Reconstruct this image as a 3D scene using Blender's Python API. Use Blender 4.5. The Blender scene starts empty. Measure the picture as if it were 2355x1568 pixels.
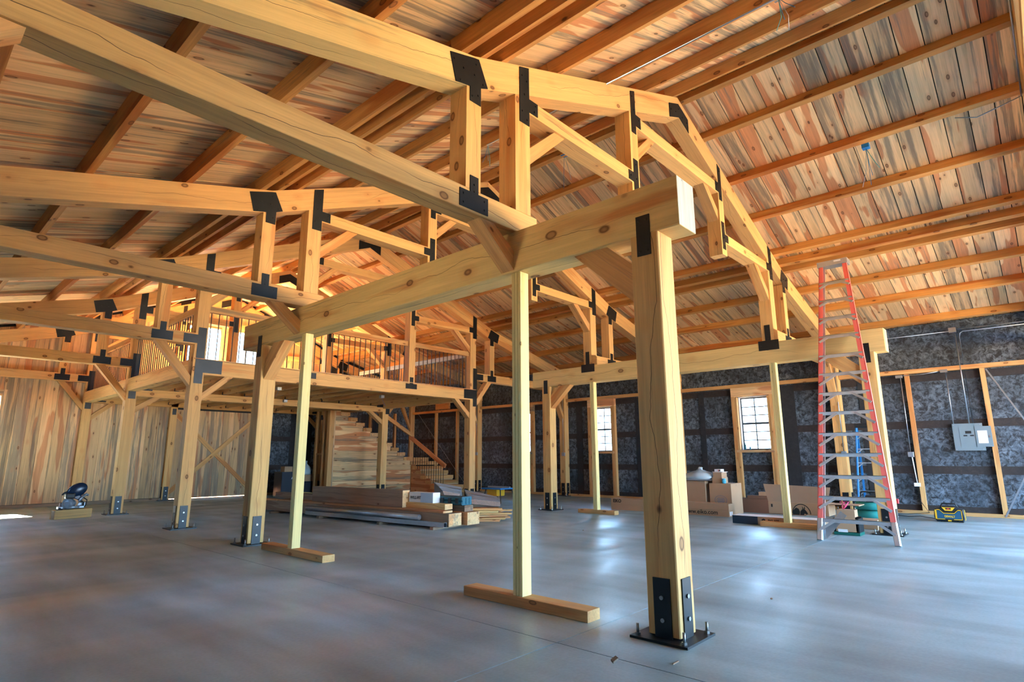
import bpy, bmesh, math, random
from mathutils import Vector, Matrix
random.seed(7)
V = Vector
S = bpy.context.scene
COL = S.collection

# ------------------------------------------------------------------ camera, world, sun, exposure
YAW, PITCH, ROLL, FPX, CAMH = math.radians(42.3171), math.radians(11.3781), math.radians(-0.253), 1325.75, 1.35
cf = V((math.cos(PITCH)*math.cos(YAW), math.cos(PITCH)*math.sin(YAW), math.sin(PITCH)))
cr = cf.cross(V((0, 0, 1))).normalized(); cu = cr.cross(cf)
cr, cu = cr*math.cos(ROLL)+cu*math.sin(ROLL), cu*math.cos(ROLL)-cr*math.sin(ROLL)
cam_d = bpy.data.cameras.new('camera'); cam = bpy.data.objects.new('camera', cam_d); COL.objects.link(cam)
M = Matrix.Identity(4)
for i in range(3):
    M[i][0] = cr[i]; M[i][1] = cu[i]; M[i][2] = -cf[i]
M[2][3] = CAMH
cam.matrix_world = M
cam_d.sensor_fit = 'HORIZONTAL'; cam_d.sensor_width = 36; cam_d.lens = FPX*36/2355; cam_d.clip_start = .02
S.camera = cam

W = bpy.data.worlds.new('sky'); S.world = W; W.use_nodes = True
wn = W.node_tree.nodes; wl = W.node_tree.links
tcw = wn.new('ShaderNodeTexCoord'); spw = wn.new('ShaderNodeSeparateXYZ'); rmp = wn.new('ShaderNodeValToRGB')
mrw = wn.new('ShaderNodeMapRange'); mrw.inputs[1].default_value = 0; mrw.inputs[2].default_value = 1
bg = wn['Background']; bg.inputs[1].default_value = 2.1
wl.new(tcw.outputs['Generated'], spw.inputs[0]); wl.new(spw.outputs[2], rmp.inputs[0]); wl.new(rmp.outputs[0], bg.inputs[0])
re_ = rmp.color_ramp.elements; re_[0].position = 0; re_[0].color = (.44, .73, 1.0, 1); re_[1].position = .9; re_[1].color = (.25, .48, .92, 1)

sd = bpy.data.lights.new('sun', 'SUN'); sun = bpy.data.objects.new('sun', sd); COL.objects.link(sun)
sd.energy = 55.0; sd.angle = math.radians(.6); sd.color = (1, .86, .66)
sun.rotation_euler = V((.18, -1.2, -1.0)).to_track_quat('-Z', 'Y').to_euler()

def portal(name, loc, normal, sx, sy):
    d = bpy.data.lights.new(name, 'AREA'); d.shape = 'RECTANGLE'; d.size = sx; d.size_y = sy
    o = bpy.data.objects.new(name, d); COL.objects.link(o); o.location = loc
    o.rotation_euler = V(normal).to_track_quat('-Z', 'Z').to_euler()
    d.cycles.is_portal = True
portal('daylight_portal', (10.5, -5.3, 2.1), (0, 1, 0), 9, 4.2)
portal('daylight_portal', (17.3, -2.9, 1.7), (-1, 0, 0), 3.4, 3.4)
for yy in (6.0, 15.2): portal('daylight_portal', (-.8, yy, 2.3), (1, 0, 0), 1.0, 1.6)
portal('daylight_portal', (8.3, 22.15, 4.9), (0, -1, 0), 3.0, 2.4)
portal('daylight_portal', (1.9, 22.1, 2.6), (0, -1, 0), 1.0, 1.3)
for yy in (6.0, 11.2, 15.2): portal('daylight_portal', (17.3, yy, 2.3), (-1, 0, 0), 1.0, 1.6)

S.view_settings.view_transform = 'Standard'; S.view_settings.look = 'None'
S.view_settings.gamma = 1; S.view_settings.use_curve_mapping = False
S.view_settings.exposure = 4.0
S.cycles.use_denoising = True
S.cycles.max_bounces = 9; S.cycles.diffuse_bounces = 7; S.cycles.glossy_bounces = 3; S.cycles.transparent_max_bounces = 12
S.cycles.transmission_bounces = 4; S.cycles.sample_clamp_indirect = 6; S.cycles.caustics_reflective = False; S.cycles.caustics_refractive = False
S.cycles.use_adaptive_sampling = True; S.cycles.adaptive_threshold = .02

# ------------------------------------------------------------------ helpers
def srgb(r, g, b):
    f = lambda c: (c/255/12.92) if c/255 <= .04045 else ((c/255+.055)/1.055)**2.4
    return (f(r), f(g), f(b), 1)

def tag(o, label=None, cat=None, group=None, kind=None):
    if label: o['label'] = label
    if cat: o['category'] = cat
    if group: o['group'] = group
    if kind: o['kind'] = kind
    return o
def thing(name, label, cat, loc=(0, 0, 0), group=None, rz=0):
    o = bpy.data.objects.new(name, None); COL.objects.link(o); o.location = loc; o.rotation_euler = (0, 0, rz); o.empty_display_size = .1
    return tag(o, label, cat, group)
def structure(name, loc=(0, 0, 0)):
    o = bpy.data.objects.new(name, None); COL.objects.link(o); o.location = loc
    return tag(o, kind='structure')

def put(name, me, mat, parent, world):
    """link a mesh as ONE object; world = its matrix in the parent's frame"""
    o = bpy.data.objects.new(name, me); COL.objects.link(o)
    if mat:
        if not me.materials: me.materials.append(mat)
    if parent: o.parent = parent
    o.matrix_local = world; LM[o.name] = world.copy()
    return o
LM = {}

def frame(o, x, up=V((0, 0, 1))):
    x = V(x).normalized(); up = V(up)
    if abs(x.dot(up)) > .99: up = V((0, 1, 0))
    y = up.cross(x).normalized(); z = x.cross(y)
    m = Matrix.Identity(4)
    for i in range(3): m[i][0] = x[i]; m[i][1] = y[i]; m[i][2] = z[i]; m[i][3] = o[i]
    return m

_cache = {}
def box_mesh(l, w, h, ch=0, mat=None):
    k = (round(l, 3), round(w, 3), round(h, 3), ch, mat.name if mat else '')
    if k in _cache: return _cache[k]
    a, b = w/2, h/2
    if ch: prof = [(-a+ch, -b), (a-ch, -b), (a, -b+ch), (a, b-ch), (a-ch, b), (-a+ch, b), (-a, b-ch), (-a, -b+ch)]
    else: prof = [(-a, -b), (a, -b), (a, b), (-a, b)]
    n = len(prof)
    vs = [(s*l/2, y, z) for s in (-1, 1) for y, z in prof]
    fs = [tuple(range(n))[::-1], tuple(range(n, 2*n))] + [(i, (i+1) % n, n+(i+1) % n, n+i) for i in range(n)]
    me = bpy.data.meshes.new('box'); me.from_pydata(vs, [], fs); me.validate(); me.update()
    if mat: me.materials.append(mat)
    _cache[k] = me
    return me

def beam(name, p0, p1, w, h, mat, parent=None, up=(0, 0, 1), ch=0, label=None):
    p0, p1 = V(p0), V(p1)
    o = put(name, box_mesh((p1-p0).length, w, h, ch, mat), None, parent, frame((p0+p1)/2, p1-p0, up))
    if label: o['label'] = label
    return o

def box(name, lo, hi, mat, parent=None, long=None, ch=0, label=None):
    """axis-aligned box; grain (local x) along its longest side, or along axis `long`"""
    lo, hi = V(lo), V(hi); d = hi-lo; c = (lo+hi)/2
    ax = long if long is not None else max(range(3), key=lambda i: d[i])
    e = V((0, 0, 0)); e[ax] = d[ax]/2
    if ax == 2: w, h, up = d[0], d[1], (0, 1, 0)
    elif ax == 0: w, h, up = d[1], d[2], (0, 0, 1)
    else: w, h, up = d[0], d[2], (0, 0, 1)
    return beam(name, c-e, c+e, w, h, mat, parent, up, ch, label)

def prism(name, poly, a, b, mat, parent, plane='xz', gdir=None, label=None):
    """polygon in a plane, extruded from a to b along the plane's normal; grain along gdir (a 2-D direction)"""
    def P3(u, v, n): return V((u, n, v)) if plane == 'xz' else (V((n, u, v)) if plane == 'yz' else V((u, v, n)))
    n = len(poly)
    cu_ = sum(p[0] for p in poly)/n; cv_ = sum(p[1] for p in poly)/n
    c = P3(cu_, cv_, (a+b)/2)
    g = gdir or (1, 0)
    X = P3(g[0], g[1], 0)
    N = P3(0, 0, 1)
    m = frame(c, X, N); inv = m.inverted()
    vs = [inv @ P3(u, v, s) for s in (a, b) for u, v in poly]
    fs = [tuple(range(n)), tuple(range(n, 2*n))[::-1]] + [(i, n+i, n+(i+1) % n, (i+1) % n) for i in range(n)]
    me = bpy.data.meshes.new(name); me.from_pydata([tuple(v) for v in vs], [], fs)
    bm = bmesh.new(); bm.from_mesh(me); bmesh.ops.recalc_face_normals(bm, faces=bm.faces); bm.to_mesh(me); bm.free()
    o = put(name, me, mat, parent, m)
    if label: o['label'] = label
    return o

class MB:
    """collects shapes that make ONE part"""
    def __init__(s): s.bm = bmesh.new()
    def box(s, lo, hi, mi=0, rot=None, piv=None):
        lo, hi = V(lo), V(hi)
        r = bmesh.ops.create_cube(s.bm, size=1, matrix=Matrix.Translation((lo+hi)/2) @ Matrix.Diagonal((*(hi-lo), 1)))
        if rot is not None: bmesh.ops.rotate(s.bm, verts=r['verts'], cent=piv or (lo+hi)/2, matrix=rot)
        for v in r['verts']:
            for f in v.link_faces: f.material_index = mi
        return s
    def cyl(s, p0, p1, r0, r1=None, seg=12, mi=0, caps=True):
        p0, p1 = V(p0), V(p1); d = p1-p0
        m = Matrix.Translation((p0+p1)/2) @ d.to_track_quat('Z', 'Y').to_matrix().to_4x4()
        r = bmesh.ops.create_cone(s.bm, cap_ends=caps, segments=seg, radius1=r0, radius2=r0 if r1 is None else r1, depth=d.length, matrix=m)
        for v in r['verts']:
            for f in v.link_faces: f.material_index = mi; f.smooth = len(f.verts) == 4 and seg > 6
        return s
    def ball(s, c, r, sc=(1, 1, 1), seg=16, mi=0, rot=None):
        m = Matrix.Translation(c) @ (rot or Matrix.Identity(4)) @ Matrix.Diagonal((sc[0], sc[1], sc[2], 1))
        q = bmesh.ops.create_uvsphere(s.bm, u_segments=seg, v_segments=seg//2+2, radius=r, matrix=m)
        for v in q['verts']:
            for f in v.link_faces: f.material_index = mi; f.smooth = True
        return s
    def tube(s, pts, r, seg=8, mi=0):
        pts = [V(p) for p in pts]; rings = []
        for i, p in enumerate(pts):
            t = (pts[min(i+1, len(pts)-1)]-pts[max(i-1, 0)]).normalized()
            q = t.to_track_quat('Z', 'Y')
            rings.append([s.bm.verts.new(p+q @ V((r*math.cos(a*2*math.pi/seg), r*math.sin(a*2*math.pi/seg), 0))) for a in range(seg)])
        for a, b in zip(rings, rings[1:]):
            for i in range(seg):
                f = s.bm.faces.new((a[i], a[(i+1) % seg], b[(i+1) % seg], b[i])); f.smooth = True; f.material_index = mi
        for rg in (rings[0], rings[-1]):
            f = s.bm.faces.new(rg); f.material_index = mi
        return s
    def poly(s, pts, mi=0):
        f = s.bm.faces.new([s.bm.verts.new(p) for p in pts]); f.material_index = mi; return s
    def slab(s, poly, a, b, fn, mi=0):
        """polygon extruded: fn(u, v, n) gives the point"""
        n = len(poly)
        lo = [s.bm.verts.new(fn(u, v, a)) for u, v in poly]; hi = [s.bm.verts.new(fn(u, v, b)) for u, v in poly]
        fs = [s.bm.faces.new(lo), s.bm.faces.new(hi[::-1])]+[s.bm.faces.new((lo[i], hi[i], hi[(i+1) % n], lo[(i+1) % n])) for i in range(n)]
        for f in fs: f.material_index = mi
        return s
    def build(s, name, mats, parent=None, loc=(0, 0, 0), bevel=0, rz=0):
        bmesh.ops.recalc_face_normals(s.bm, faces=s.bm.faces)
        me = bpy.data.meshes.new(name); s.bm.to_mesh(me); s.bm.free()
        for m in (mats if isinstance(mats, (list, tuple)) else [mats]): me.materials.append(m)
        o = bpy.data.objects.new(name, me); COL.objects.link(o)
        if parent: o.parent = parent
        o.location = loc; o.rotation_euler = (0, 0, rz)
        if bevel:
            md = o.modifiers.new('bevel', 'BEVEL'); md.width = bevel; md.segments = 2; md.limit_method = 'ANGLE'
        return o

def copy_tree(o, parent=None, top=True):
    c = o.copy(); COL.objects.link(c)
    if parent: c.parent = parent
    for ch in list(o.children): copy_tree(ch, c)
    return c

def text(name, body, size, mat, parent, loc, xdir, zdir, ext=.001, bold=0, align='LEFT'):
    d = bpy.data.curves.new(name, 'FONT'); d.body = body; d.size = size; d.extrude = ext; d.offset = bold; d.align_x = align
    d.materials.append(mat)
    tmp = bpy.data.objects.new('tmp', d); COL.objects.link(tmp)
    dg = bpy.context.evaluated_depsgraph_get(); me = bpy.data.meshes.new_from_object(tmp.evaluated_get(dg)); me.name = name
    bpy.data.objects.remove(tmp); bpy.data.curves.remove(d)
    if not me.materials: me.materials.append(mat)
    o = bpy.data.objects.new(name, me); COL.objects.link(o); o.parent = parent
    x = V(xdir).normalized(); y = V(zdir).normalized(); z = x.cross(y)
    m = Matrix.Identity(4)
    for i in range(3): m[i][0] = x[i]; m[i][1] = y[i]; m[i][2] = z[i]; m[i][3] = loc[i]
    o.matrix_local = m
    return o

# ------------------------------------------------------------------ materials
def mk(name):
    m = bpy.data.materials.new(name); m.use_nodes = True
    nt = m.node_tree; b = nt.nodes['Principled BSDF']
    return m, nt, b
def flat(name, col, rough=.6, metal=0, var=.12, scale=8, bump=0, spec=.5, coat=0):
    m, nt, b = mk(name); N = nt.nodes; L = nt.links
    tc = N.new('ShaderNodeTexCoord'); nz = N.new('ShaderNodeTexNoise'); nz.inputs['Scale'].default_value = scale; nz.inputs['Detail'].default_value = 3
    L.new(tc.outputs['Object'], nz.inputs['Vector'])
    mr = N.new('ShaderNodeMapRange'); mr.inputs[3].default_value = 1-var; mr.inputs[4].default_value = 1+var
    L.new(nz.outputs[0], mr.inputs[0])
    mx = N.new('ShaderNodeMix'); mx.data_type = 'RGBA'; mx.blend_type = 'MULTIPLY'; mx.inputs[0].default_value = 1
    mx.inputs[6].default_value = col; L.new(mr.outputs[0], mx.inputs[7])
    L.new(mx.outputs[2], b.inputs['Base Color'])
    b.inputs['Roughness'].default_value = rough; b.inputs['Metallic'].default_value = metal; b.inputs['Specular IOR Level'].default_value = spec
    if coat: b.inputs['Coat Weight'].default_value = coat
    if bump:
        bp = N.new('ShaderNodeBump'); bp.inputs['Strength'].default_value = bump; bp.inputs['Distance'].default_value = .01
        L.new(nz.outputs[0], bp.inputs['Height']); L.new(bp.outputs[0], b.inputs['Normal'])
    return m

def wood(name, base, heart, stain, heart_amt=.5, stain_amt=.5, knot=.12, knot_sc=(1.3, 4.5, 4.5), rnd_v=.25, crack=0, rough=.7, sat=1.0, soft=26, grain=1.0, kcol=(.16, .055, .018, 1)):
    """pine: heartwood bands, blue stain, knots with rings, grain; shifted per object by its random number"""
    m, nt, b = mk(name); N = nt.nodes; L = nt.links
    tc = N.new('ShaderNodeTexCoord'); oi = N.new('ShaderNodeObjectInfo')
    cb = N.new('ShaderNodeVectorMath'); cb.operation = 'SCALE'; cb.inputs[0].default_value = (91.3, 37.7, 53.1); L.new(oi.outputs['Random'], cb.inputs['Scale'])
    ad = N.new('ShaderNodeVectorMath'); ad.operation = 'ADD'; L.new(tc.outputs['Object'], ad.inputs[0]); L.new(cb.outputs[0], ad.inputs[1])
    def scaled(sc):
        v = N.new('ShaderNodeVectorMath'); v.operation = 'MULTIPLY'; v.inputs[1].default_value = sc; L.new(ad.outputs[0], v.inputs[0]); return v.outputs[0]
    def noise(sc, det=2, dist=0, rough_=.5):
        n = N.new('ShaderNodeTexNoise'); n.inputs['Scale'].default_value = 1; n.inputs['Detail'].default_value = det; n.inputs['Distortion'].default_value = dist; n.inputs['Roughness'].default_value = rough_
        L.new(scaled(sc), n.inputs['Vector']); return n.outputs[0]
    def mrange(x, a, b_, c=0, d=1):
        r = N.new('ShaderNodeMapRange'); L.new(x, r.inputs[0])
        for i, v in enumerate((a, b_, c, d)): r.inputs[i+1].default_value = v
        return r.outputs[0]
    def math_(op, x, y=None):
        q = N.new('ShaderNodeMath'); q.operation = op
        for i, v in enumerate((x, y)):
            if v is None: continue
            if isinstance(v, (int, float)): q.inputs[i].default_value = v
            else: L.new(v, q.inputs[i])
        return q.outputs[0]
    def mix(f, a, c, bt='MIX'):
        q = N.new('ShaderNodeMix'); q.data_type = 'RGBA'; q.blend_type = bt
        if isinstance(f, (int, float)): q.inputs[0].default_value = f
        else: L.new(f, q.inputs[0])
        for i, v in ((6, a), (7, c)):
            if isinstance(v, tuple): q.inputs[i].default_value = v
            else: L.new(v, q.inputs[i])
        return q.outputs[2]
    r2 = math_('FRACT', math_('MULTIPLY', oi.outputs['Random'], 13.37))
    r3 = math_('FRACT', math_('MULTIPLY', oi.outputs['Random'], 71.9))
    # heartwood
    nA = noise((.42, 3.6, 3.6), 2.5, .25)
    thA = math_('SUBTRACT', .78-.38*heart_amt, math_('MULTIPLY', r2, .16))
    hm = math_('MULTIPLY', math_('SUBTRACT', nA, thA), soft); hm = mrange(hm, 0, 1)
    col = mix(math_('MULTIPLY', hm, .85), base, heart)
    # blue stain
    nB = noise((.35, 9, 9), 6, .1, .7)
    thB = math_('SUBTRACT', .8-.32*stain_amt, math_('MULTIPLY', r3, .2))
    sm = mrange(math_('SUBTRACT', nB, thB), 0, .09)
    col = mix(math_('MULTIPLY', sm, .72), col, stain)
    # grain
    nG = noise((2.2, 60, 60), 2)
    nM = noise((.5, 14, 14), 2, .3)
    g = math_('MULTIPLY', mrange(nG, .3, .7, 1-.12*grain, 1+.08*grain), mrange(nM, .3, .7, 1-.12*grain, 1+.1*grain))
    # knots
    vo = N.new('ShaderNodeTexVoronoi'); vo.inputs['Scale'].default_value = 1; L.new(scaled(knot_sc), vo.inputs['Vector'])
    kd = vo.outputs['Distance']
    halo = mrange(kd, knot, knot*2.6, 1, 0)
    col = mix(math_('MULTIPLY', halo, .35), col, heart)
    km = mrange(kd, knot*.75, knot, 1, 0)
    rim = mrange(math_('ABSOLUTE', math_('SUBTRACT', kd, knot*.85)), 0, knot*.3, .8, 0)
    col = mix(math_('MULTIPLY', km, .55), col, kcol)
    col = mix(rim, col, tuple(c*.6 for c in kcol[:3])+(1,))
    if crack:
        sp = N.new('ShaderNodeSeparateXYZ'); L.new(tc.outputs['Object'], sp.inputs[0])
        wob = N.new('ShaderNodeTexNoise'); wob.inputs['Scale'].default_value = 1; wob.inputs['Detail'].default_value = 5; L.new(scaled((.7, .3, .3)), wob.inputs['Vector'])
        w_ = mrange(wob.outputs[0], .3, .7, -.09, .09)
        cr1 = math_('ABSOLUTE', math_('SUBTRACT', sp.outputs[2], w_)); cr2 = math_('ABSOLUTE', math_('SUBTRACT', sp.outputs[1], w_))
        cc = math_('MINIMUM', cr1, cr2)
        gate = mrange(noise((.8, 1, 1), 1), .42, .5)
        col = mix(math_('MULTIPLY', mrange(cc, .0008, .0035, crack, 0), gate), col, (.03, .015, .006, 1))
    gm = N.new('ShaderNodeVectorMath'); gm.operation = 'SCALE'; L.new(col, gm.inputs[0])
    L.new(math_('MULTIPLY', g, mrange(r2, 0, 1, 1-rnd_v, 1+rnd_v*.7)), gm.inputs['Scale'])
    hs = N.new('ShaderNodeHueSaturation'); hs.inputs['Saturation'].default_value = sat; L.new(gm.outputs[0], hs.inputs['Color'])
    L.new(hs.outputs[0], b.inputs['Base Color'])
    b.inputs['Roughness'].default_value = rough; b.inputs['Specular IOR Level'].default_value = .3
    bp = N.new('ShaderNodeBump'); bp.inputs['Strength'].default_value = .25; bp.inputs['Distance'].default_value = .004
    L.new(nG, bp.inputs['Height']); L.new(bp.outputs[0], b.inputs['Normal'])
    return m

M_roof = wood('roof_plank_pine', srgb(232, 192, 138), srgb(200, 124, 70), srgb(124, 114, 98), .38, .54, .11, (2.2, 5, 5), .2, sat=.95, soft=60)
M_wallp = wood('wall_plank_pine', srgb(218, 176, 124), srgb(194, 126, 76), srgb(124, 116, 104), .3, .6, .1, (2.2, 5, 5), .26, sat=.92, soft=40)
M_tim = wood('truss_pine', srgb(218, 172, 112), srgb(202, 138, 80), srgb(150, 126, 92), .3, .12, .125, (2.4, 3.8, 3.8), .12, crack=.7, soft=8, grain=.7)
M_pale = wood('pale_header_pine', srgb(218, 190, 130), srgb(192, 128, 72), srgb(134, 126, 98), .3, .25, .14, (1.9, 3.2, 3.2), .06, crack=.85, soft=10, grain=.6)
M_post = wood('post_pine', srgb(208, 168, 108), srgb(186, 124, 66), srgb(140, 128, 100), .28, .22, .12, (2.2, 3.2, 3.2), .08, crack=1, soft=8, grain=.9)
M_purl = wood('purlin_pine', srgb(204, 148, 84), srgb(174, 100, 46), srgb(128, 110, 80), .42, .2, .12, (2.2, 5, 5), .16, soft=10)
M_prop = wood('treated_prop_lumber', srgb(218, 200, 138), srgb(210, 182, 108), srgb(180, 170, 130), .2, .1, .07, (3, 7, 7), .08, soft=8, grain=.6)
M_stud = wood('stud_pine', srgb(208, 160, 104), srgb(188, 124, 70), srgb(140, 124, 100), .36, .2, .11, (2.4, 6, 6), .18, soft=14)
M_aged = wood('weathered_timber', srgb(152, 126, 104), srgb(130, 98, 76), srgb(104, 94, 84), .4, .4, .1, (2.2, 4, 4), .12, crack=.6, grain=1.2)
M_red = wood('reddish_timber', srgb(196, 142, 98), srgb(172, 108, 68), srgb(130, 102, 80), .45, .2, .1, (2.2, 5, 5), .12)
M_end = wood('end_grain_pine', srgb(224, 184, 134), srgb(206, 148, 98), srgb(150, 134, 110), .4, .3, .14, (3, 5, 5), .1)
M_white = wood('whitewash_and_sunlit_rail', srgb(180, 188, 184), srgb(166, 174, 168), srgb(168, 182, 184), .3, .5, .03, (3, 5, 5), .04, soft=6)  # beam-end whitewash, and also the painted sunlight of one loft rail
M_steel = flat('black_steel_plate', srgb(34, 37, 41), .42, .55, .35, 6)
M_bolt = flat('bolt_zinc', srgb(150, 150, 150), .4, .9, .1)
M_galv = flat('galvanised_steel', srgb(170, 176, 184), .32, .85, .12, 14)
M_alu = flat('ladder_aluminium', srgb(186, 190, 196), .38, .75, .08, 20)
M_ladr = flat('red_fibreglass', srgb(228, 108, 100), .45, 0, .08, 4)
M_blue = flat('blue_fibreglass', srgb(30, 120, 190), .45, 0, .08, 4)
M_rod = flat('dark_baluster_steel', srgb(48, 42, 40), .5, .6, .2, 10)
M_deckb = flat('roof_deck_underlay', srgb(16, 14, 14), .9)
M_card = flat('cardboard', srgb(176, 142, 112), .8, 0, .06, 5)
M_cardd = flat('brown_cardboard', srgb(128, 86, 66), .8, 0, .08, 5)
M_cardin = flat('inner_cardboard', srgb(164, 136, 112), .85, 0, .06, 5)
M_navy = flat('navy_print', srgb(18, 42, 62), .6)
M_ink = flat('black_ink', srgb(22, 20, 22), .7)
M_inkb = flat('faded_blue_ink', srgb(116, 116, 134), .8)
M_paper = flat('white_paper', srgb(232, 232, 236), .7, 0, .04)
M_dark = flat('navy_cabinet', srgb(30, 38, 54), .4, .2, .1)
M_teal = flat('teal_plastic', srgb(24, 92, 112), .45, 0, .15, 20)
M_tank = flat('teal_tank_paint', srgb(60, 170, 170), .35, .1, .05)
M_yel = flat('yellow_plastic', srgb(235, 178, 40), .45, 0, .05)
M_blk = flat('black_plastic', srgb(22, 24, 28), .5, 0, .2)
M_pink = flat('pink_tape', srgb(240, 90, 140), .5)
M_redp = flat('red_plastic', srgb(210, 50, 60), .45)
M_cyan = flat('cyan_tape', srgb(40, 170, 205), .3, 0, .2, 30)
M_panel = flat('grey_enamel_panel', srgb(124, 142, 152), .4, .3, .04)
M_sawg = flat('cast_grey_metal', srgb(150, 158, 168), .4, .6, .25, 18)
M_sawd = flat('dark_blue_guard', srgb(22, 40, 66), .25, .1, .2, 10)
M_sheet = flat('grey_sheet_metal', srgb(160, 172, 184), .4, .5, .15, 6)
M_crimp = flat('crimped_edges', srgb(178, 160, 150), .8, 0, .6, 55)
M_cord = flat('black_cord', srgb(16, 16, 18), .5)
M_wire = flat('blue_wire', srgb(70, 130, 170), .5)
M_sash = flat('dark_window_sash', srgb(66, 72, 80), .5)

def glass(name, tint=(.93, .97, 1)):
    m = bpy.data.materials.new(name); m.use_nodes = True; N = m.node_tree.nodes; L = m.node_tree.links
    N.remove(N['Principled BSDF']); out = N['Material Output']
    t = N.new('ShaderNodeBsdfTransparent'); t.inputs[0].default_value = (*tint, 1); g = N.new('ShaderNodeBsdfGlossy'); g.inputs['Roughness'].default_value = .02
    x = N.new('ShaderNodeMixShader'); fr = N.new('ShaderNodeFresnel'); fr.inputs[0].default_value = 1.45
    L.new(fr.outputs[0], x.inputs[0]); L.new(t.outputs[0], x.inputs[1]); L.new(g.outputs[0], x.inputs[2]); L.new(x.outputs[0], out.inputs[0])
    return m
M_glass = glass('window_glass')

def bag_mat():
    m, nt, b = mk('clear_plastic_bag'); N = nt.nodes; L = nt.links
    b.inputs['Base Color'].default_value = (.62, .72, .78, 1); b.inputs['Roughness'].default_value = .25; b.inputs['Alpha'].default_value = .72
    return m
M_bag = bag_mat()

def fabric(name, lo, hi, bump=.6):
    m, nt, b = mk(name); N = nt.nodes; L = nt.links
    tc = N.new('ShaderNodeTexCoord')
    n1 = N.new('ShaderNodeTexNoise'); n1.inputs['Scale'].default_value = 9; n1.inputs['Detail'].default_value = 7; n1.inputs['Roughness'].default_value = .78; n1.inputs['Distortion'].default_value = .7
    n2 = N.new('ShaderNodeTexNoise'); n2.inputs['Scale'].default_value = 1.3; n2.inputs['Detail'].default_value = 2
    L.new(tc.outputs['Object'], n1.inputs['Vector']); L.new(tc.outputs['Object'], n2.inputs['Vector'])
    r = N.new('ShaderNodeMapRange'); r.inputs[1].default_value = .42; r.inputs[2].default_value = .72; L.new(n1.outputs[0], r.inputs[0])
    r2 = N.new('ShaderNodeMapRange'); r2.inputs[1].default_value = .3; r2.inputs[2].default_value = .65; r2.inputs[3].default_value = .25; L.new(n2.outputs[0], r2.inputs[0])
    mu = N.new('ShaderNodeMath'); mu.operation = 'MULTIPLY'; L.new(r.outputs[0], mu.inputs[0]); L.new(r2.outputs[0], mu.inputs[1])
    mx = N.new('ShaderNodeMix'); mx.data_type = 'RGBA'; mx.inputs[6].default_value = lo; mx.inputs[7].default_value = hi; L.new(mu.outputs[0], mx.inputs[0])
    L.new(mx.outputs[2], b.inputs['Base Color']); b.inputs['Roughness'].default_value = .7
    bp = N.new('ShaderNodeBump'); bp.inputs['Strength'].default_value = bump; bp.inputs['Distance'].default_value = .02
    L.new(n1.outputs[0], bp.inputs['Height']); L.new(bp.outputs[0], b.inputs['Normal'])
    return m
M_fab = fabric('black_wall_wrap', (.011, .013, .018, 1), (.25, .33, .43, 1))
M_fabd = fabric('smooth_black_wrap', (.010, .011, .014, 1), (.03, .03, .036, 1), .2)
M_girt = fabric('wrap_over_girt', (.018, .012, .012, 1), (.05, .035, .032, 1), .2)

def concrete():
    m, nt, b = mk('polished_concrete'); N = nt.nodes; L = nt.links
    tc = N.new('ShaderNodeTexCoord'); geo = N.new('ShaderNodeNewGeometry')
    def nz(sc, det, dist=0, vs=(1, 1, 1)):
        v = N.new('ShaderNodeVectorMath'); v.operation = 'MULTIPLY'; v.inputs[1].default_value = vs; L.new(geo.outputs['Position'], v.inputs[0])
        n = N.new('ShaderNodeTexNoise'); n.inputs['Scale'].default_value = sc; n.inputs['Detail'].default_value = det; n.inputs['Distortion'].default_value = dist; L.new(v.outputs[0], n.inputs['Vector']); return n.outputs[0]
    a = nz(.5, 3, .3); c = nz(1.3, 8, .25, (1.6, .35, 1)); s = nz(1.1, 8, .4, (.3, 1, 1)); f = nz(40, 2)
    cr_ = N.new('ShaderNodeValToRGB'); e = cr_.color_ramp.elements; e[0].position = .3; e[0].color = srgb(128, 145, 148); e[1].position = .72; e[1].color = srgb(156, 180, 190)
    L.new(a, cr_.inputs[0])
    r = N.new('ShaderNodeMapRange'); r.inputs[1].default_value = .1; r.inputs[2].default_value = .9; r.inputs[3].default_value = .4; r.inputs[4].default_value = 1.6; L.new(c, r.inputs[0])
    r1 = N.new('ShaderNodeMapRange'); r1.inputs[1].default_value = .3; r1.inputs[2].default_value = .7; r1.inputs[3].default_value = .93; r1.inputs[4].default_value = 1.07; L.new(f, r1.inputs[0])
    mm = N.new('ShaderNodeMath'); mm.operation = 'MULTIPLY'; L.new(r.outputs[0], mm.inputs[0]); L.new(r1.outputs[0], mm.inputs[1])
    sc_ = N.new('ShaderNodeVectorMath'); sc_.operation = 'SCALE'; L.new(cr_.outputs[0], sc_.inputs[0]); L.new(mm.outputs[0], sc_.inputs['Scale'])
    L.new(sc_.outputs[0], b.inputs['Base Color'])
    rr = N.new('ShaderNodeMapRange'); rr.inputs[1].default_value = .32; rr.inputs[2].default_value = .68; rr.inputs[3].default_value = .6; rr.inputs[4].default_value = .28; L.new(s, rr.inputs[0])
    L.new(rr.outputs[0], b.inputs['Roughness']); b.inputs['Specular IOR Level'].default_value = .6
    bp = N.new('ShaderNodeBump'); bp.inputs['Strength'].default_value = .04; bp.inputs['Distance'].default_value = .02; L.new(f, bp.inputs['Height']); L.new(bp.outputs[0], b.inputs['Normal'])
    return m
M_conc = concrete()
M_joint = flat('dark_joint_bed', srgb(70, 56, 46), .9)  # plain dark tone that fills the narrow gaps between the slabs
M_joint2 = flat('joint_white_dust', srgb(196, 200, 206), .9)
M_ground = flat('gravel_ground', srgb(138, 122, 96), .95, 0, .3, 2)
M_leaf = flat('foliage', srgb(92, 122, 62), .7, 0, .4, 6)
M_bark = flat('bark', srgb(92, 74, 58), .9, 0, .3, 8)

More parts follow.
